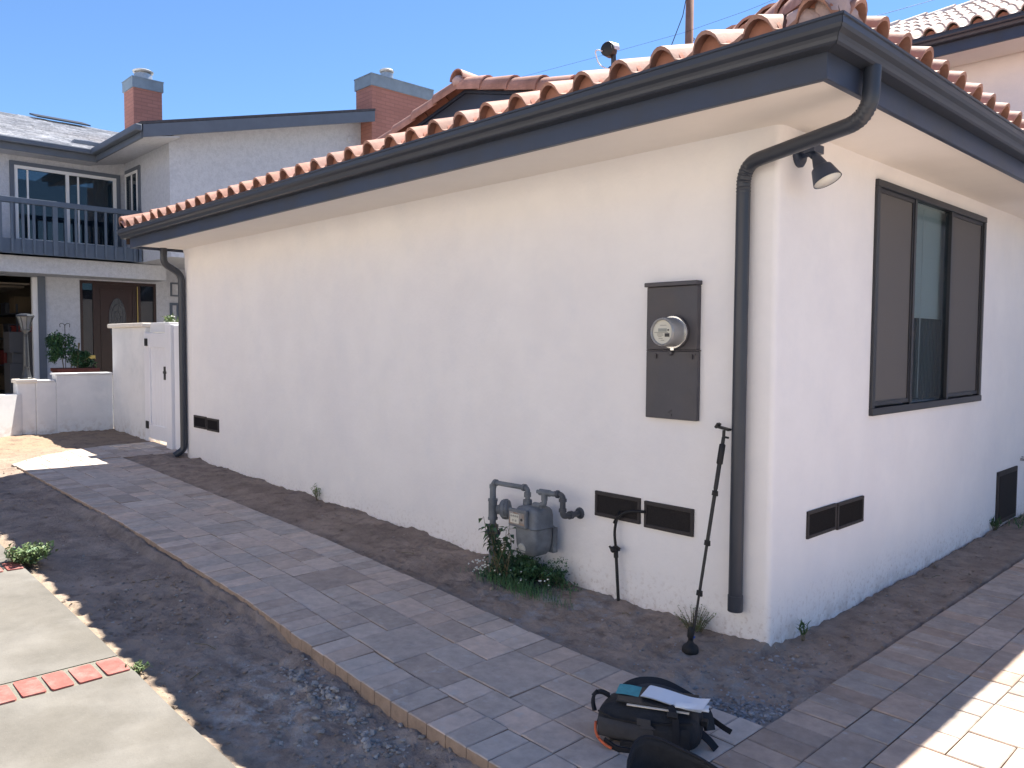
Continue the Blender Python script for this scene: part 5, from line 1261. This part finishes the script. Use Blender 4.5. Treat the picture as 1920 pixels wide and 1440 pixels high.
mb = MB(); ribbon(mb, smooth_path([L(-.21, -.10, .13), L(-.12, -.135, .12), L(.02, -.13, .122), L(.20, -.11, .145)], .03, 5), (0, 0, 1), .006, .004); mb.build('zip', 'rubber', T); mb = MB(); ribbon(mb, smooth_path([L(-.10, -.15, .03), L(0, -.152, .034), L(.10, -.148, .028)], .03, 5), (0, 0, 1), .022, .004); mb.build('strap', 'webbing', T); mb = MB(); ribbon(mb, smooth_path([L(.10, -.08, .196), L(.13, -.12, .16), L(.135, -.138, .08), L(.12, -.132, .02)], .03, 5), e1, .026, .004)
mb.build('strap', 'webbing', T)
mb = MB(); mb.obox(L(.115, -.115, .172), e1 * .02, e2 * .008 - e3 * .006, e3 * .008 + e2 * .006); mb.obox(L(.235, -.0, .11), e1 * .012, e2 * .016, e3 * .01); mb.build('buckle', 'rubber', T, bevel=.002)
mb = MB(); mb.obox(L(-.0, -.146, .135), e1 * .026, e3 * .013, e2 * .002); mb.prism([L(-.015, -.152, .11), L(.05, -.150, .112), L(-.005, -.148, .150)], e2 * .004); mb.build('flap_tab', 'packg', T)
mb = MB(); ribbon(mb, smooth_path([L(-.19, .02, .15), L(-.235, -.0, .18), L(-.262, -.02, .15), L(-.24, -.045, .10)], .035, 6), e2, .024, .010); mb.build('grab_handle', 'webbing', T, smooth=True, auto=50)
mb = MB()
ribbon(mb, smooth_path([L(-.14, .06, .15), L(-.10, .10, .185), L(.02, .125, .195), L(.14, .11, .155), L(.23, .09, .12), L(.25, .06, .05)], .05, 6), e2 + e3 * .9, .055, .014)
mb.build('shoulder_strap', 'pack', T, smooth=True, auto=50)
mb = MB(); ribbon(mb, smooth_path([L(-.10, .03, .16), L(-.03, .08, .185), L(.09, .085, .172), L(.17, .06, .145)], .05, 6), e2 + e3 * .9, .05, .012); mb.build('shoulder_strap', 'packg', T, smooth=True, auto=50)
mb = MB(); ribbon(mb, smooth_path([L(.20, .09, .10), L(.25, .13, .07), L(.30, .12, .045), L(.335, .12, .03)], .02, 4), (0, 0, 1), .022, .004); mb.build('waist_strap', 'webbing', T); mb = MB(); ribbon(mb, smooth_path([L(.22, .0, .06), L(.26, -.0, .03), L(.285, -.005, .004)], .02, 4), (0, 1, .5), .03, .006); mb.build('waist_strap', 'webbing', T); mb = MB()
ribbon(mb, smooth_path([L(-.17, -.15, .03), L(-.12, -.165, .010), L(-.08, -.165, .006), L(-.03, -.15, .006)], .02, 4), (0, 0, 1), .022, .006); mb.build('waist_strap', 'webbing', T)
mb = MB(); mb.tube(smooth_path([L(-.222, -.09, .075), L(-.215, -.135, .045), L(-.17, -.165, .02), L(-.13, -.175, .012)], .03, 5), .006, 6, flat=.6); mb.build('piping', 'orange', T, smooth=True)

# papers and folder
def top(u): return .197 + .018 * u / .2
T = thing('clipboard', tuple(L(.05, 0, .2)), 'black folder with white and teal papers on top of the backpack', 'clipboard')
ez = (e3 + e1 * -.06).normalized()
pc = L(.035, -.018, .190); pa = (e1 * .98 + e2 * -.0 + e3 * .02).normalized(); pb_ = (e2 * .98 + e3 * .14).normalized(); pn = pa.cross(pb_)
mb = MB(); mb.obox(pc, pa * .152, pb_ * .058, pn * .004); mb.build('folder', 'tablet', T, bevel=.002)
mb = MB(); mb.obox(pc + pa * .01 - pb_ * .058 - pn * .0065, pa * .12, pb_ * .006, pn * .0022); mb.build('page_edge', 'capstone', T)
def sheet(mb, c, a, b, hx, hy, curl, lift):
    n = 12; base = len(mb.v)
    for i in range(n + 1):
        for j in range(3):
            t = i / n; y = j - 1; mb.v.append(c + a * (hx * (2 * t - 1)) + b * hy * y + pn * (lift + curl * max(0, t - .6) ** 2 * 4 + .002 * math.sin(t * 7)))
    for i in range(n):
        for j in range(2): q = base + i * 3 + j; mb.face((q, q + 3, q + 4, q + 1))
mb = MB(); sheet(mb, pc - pa * .085 + pb_ * .020, pa, pb_, .080, .036, .0, .0055); mb.build('leaflet', 'teal', T)
mb = MB()
a2 = (pa * .97 + pb_ * -.24).normalized(); b2 = pn.cross(a2)
for k in range(5): sheet(mb, pc + pa * (.065 + .002 * k) - pb_ * (.004 + .002 * k), a2, b2, .125, .042, .006 + .004 * k, .008 + .0022 * k)
mb.build('paper_sheet', 'paper', T)
mb = MB(); cpt = pc + pa * .10 - pb_ * .052
base = len(mb.v); n = 10
for i in range(n + 1):
    t = math.pi * i / n; P = pc + pa * .118 - pb_ * (.035 + .028 * math.sin(t)) + pn * (.014 - .018 * math.cos(t) * .5); mb.v += [P - pa * .04, P + pa * .085]
for i in range(n): q = base + 2 * i; mb.face((q, q + 1, q + 3, q + 2))
mb.build('rolled_page', 'paper', T, smooth=True)

# open black bag at the lower edge
bo2 = Vector((.545, -1.575, .022))
T = thing('open_black_bag', tuple(bo2), 'open empty black bag at the bottom edge in front of the backpack', 'bag')
f1 = Vector((.86, .50, 0)).normalized(); f2 = Vector((-.50, .86, 0)).normalized()
mb = MB(); n1, n2 = 14, 40
def bagpt(i, j, ins):
    t = i / n1; f = 2 * math.pi * j / n2; r = math.sin(t * math.pi / 2) ** .55
    c = math.copysign(abs(math.cos(f)) ** .8, math.cos(f)); s = math.copysign(abs(math.sin(f)) ** .8, math.sin(f))
    h = t ** 2.2 * (.135 + .045 * s - .045 * c) * (1 + .06 * math.sin(3 * f + 1))
    k = 1 + .05 * nz(c * 2, s * 2, t * 3) - ins
    return bo2 + f1 * c * r * .175 * k + f2 * (s * r * .115 * k - .02 * t) + e3 * (h + (ins > 0) * .012 * (1 - t))
for ins in (0, .05):
    for i in range(n1 + 1):
        for j in range(n2): mb.v.append(bagpt(i, j, ins))
NN = (n1 + 1) * n2
for o_ in (0, NN):
    for i in range(n1):
        for j in range(n2):
            q = [o_ + i * n2 + j, o_ + i * n2 + (j + 1) % n2, o_ + (i + 1) * n2 + (j + 1) % n2, o_ + (i + 1) * n2 + j]; mb.face(q if o_ == 0 else q[::-1])
for j in range(n2): mb.face((n1 * n2 + j, n1 * n2 + (j + 1) % n2, NN + n1 * n2 + (j + 1) % n2, NN + n1 * n2 + j))
mb.build('shell', 'pack', T, smooth=True)
mb = MB(); mb.tube([bagpt(n1, j % n2, .02) for j in range(n2 + 1)], .006, 6, caps=False); mb.build('rim', 'webbing', T, smooth=True)
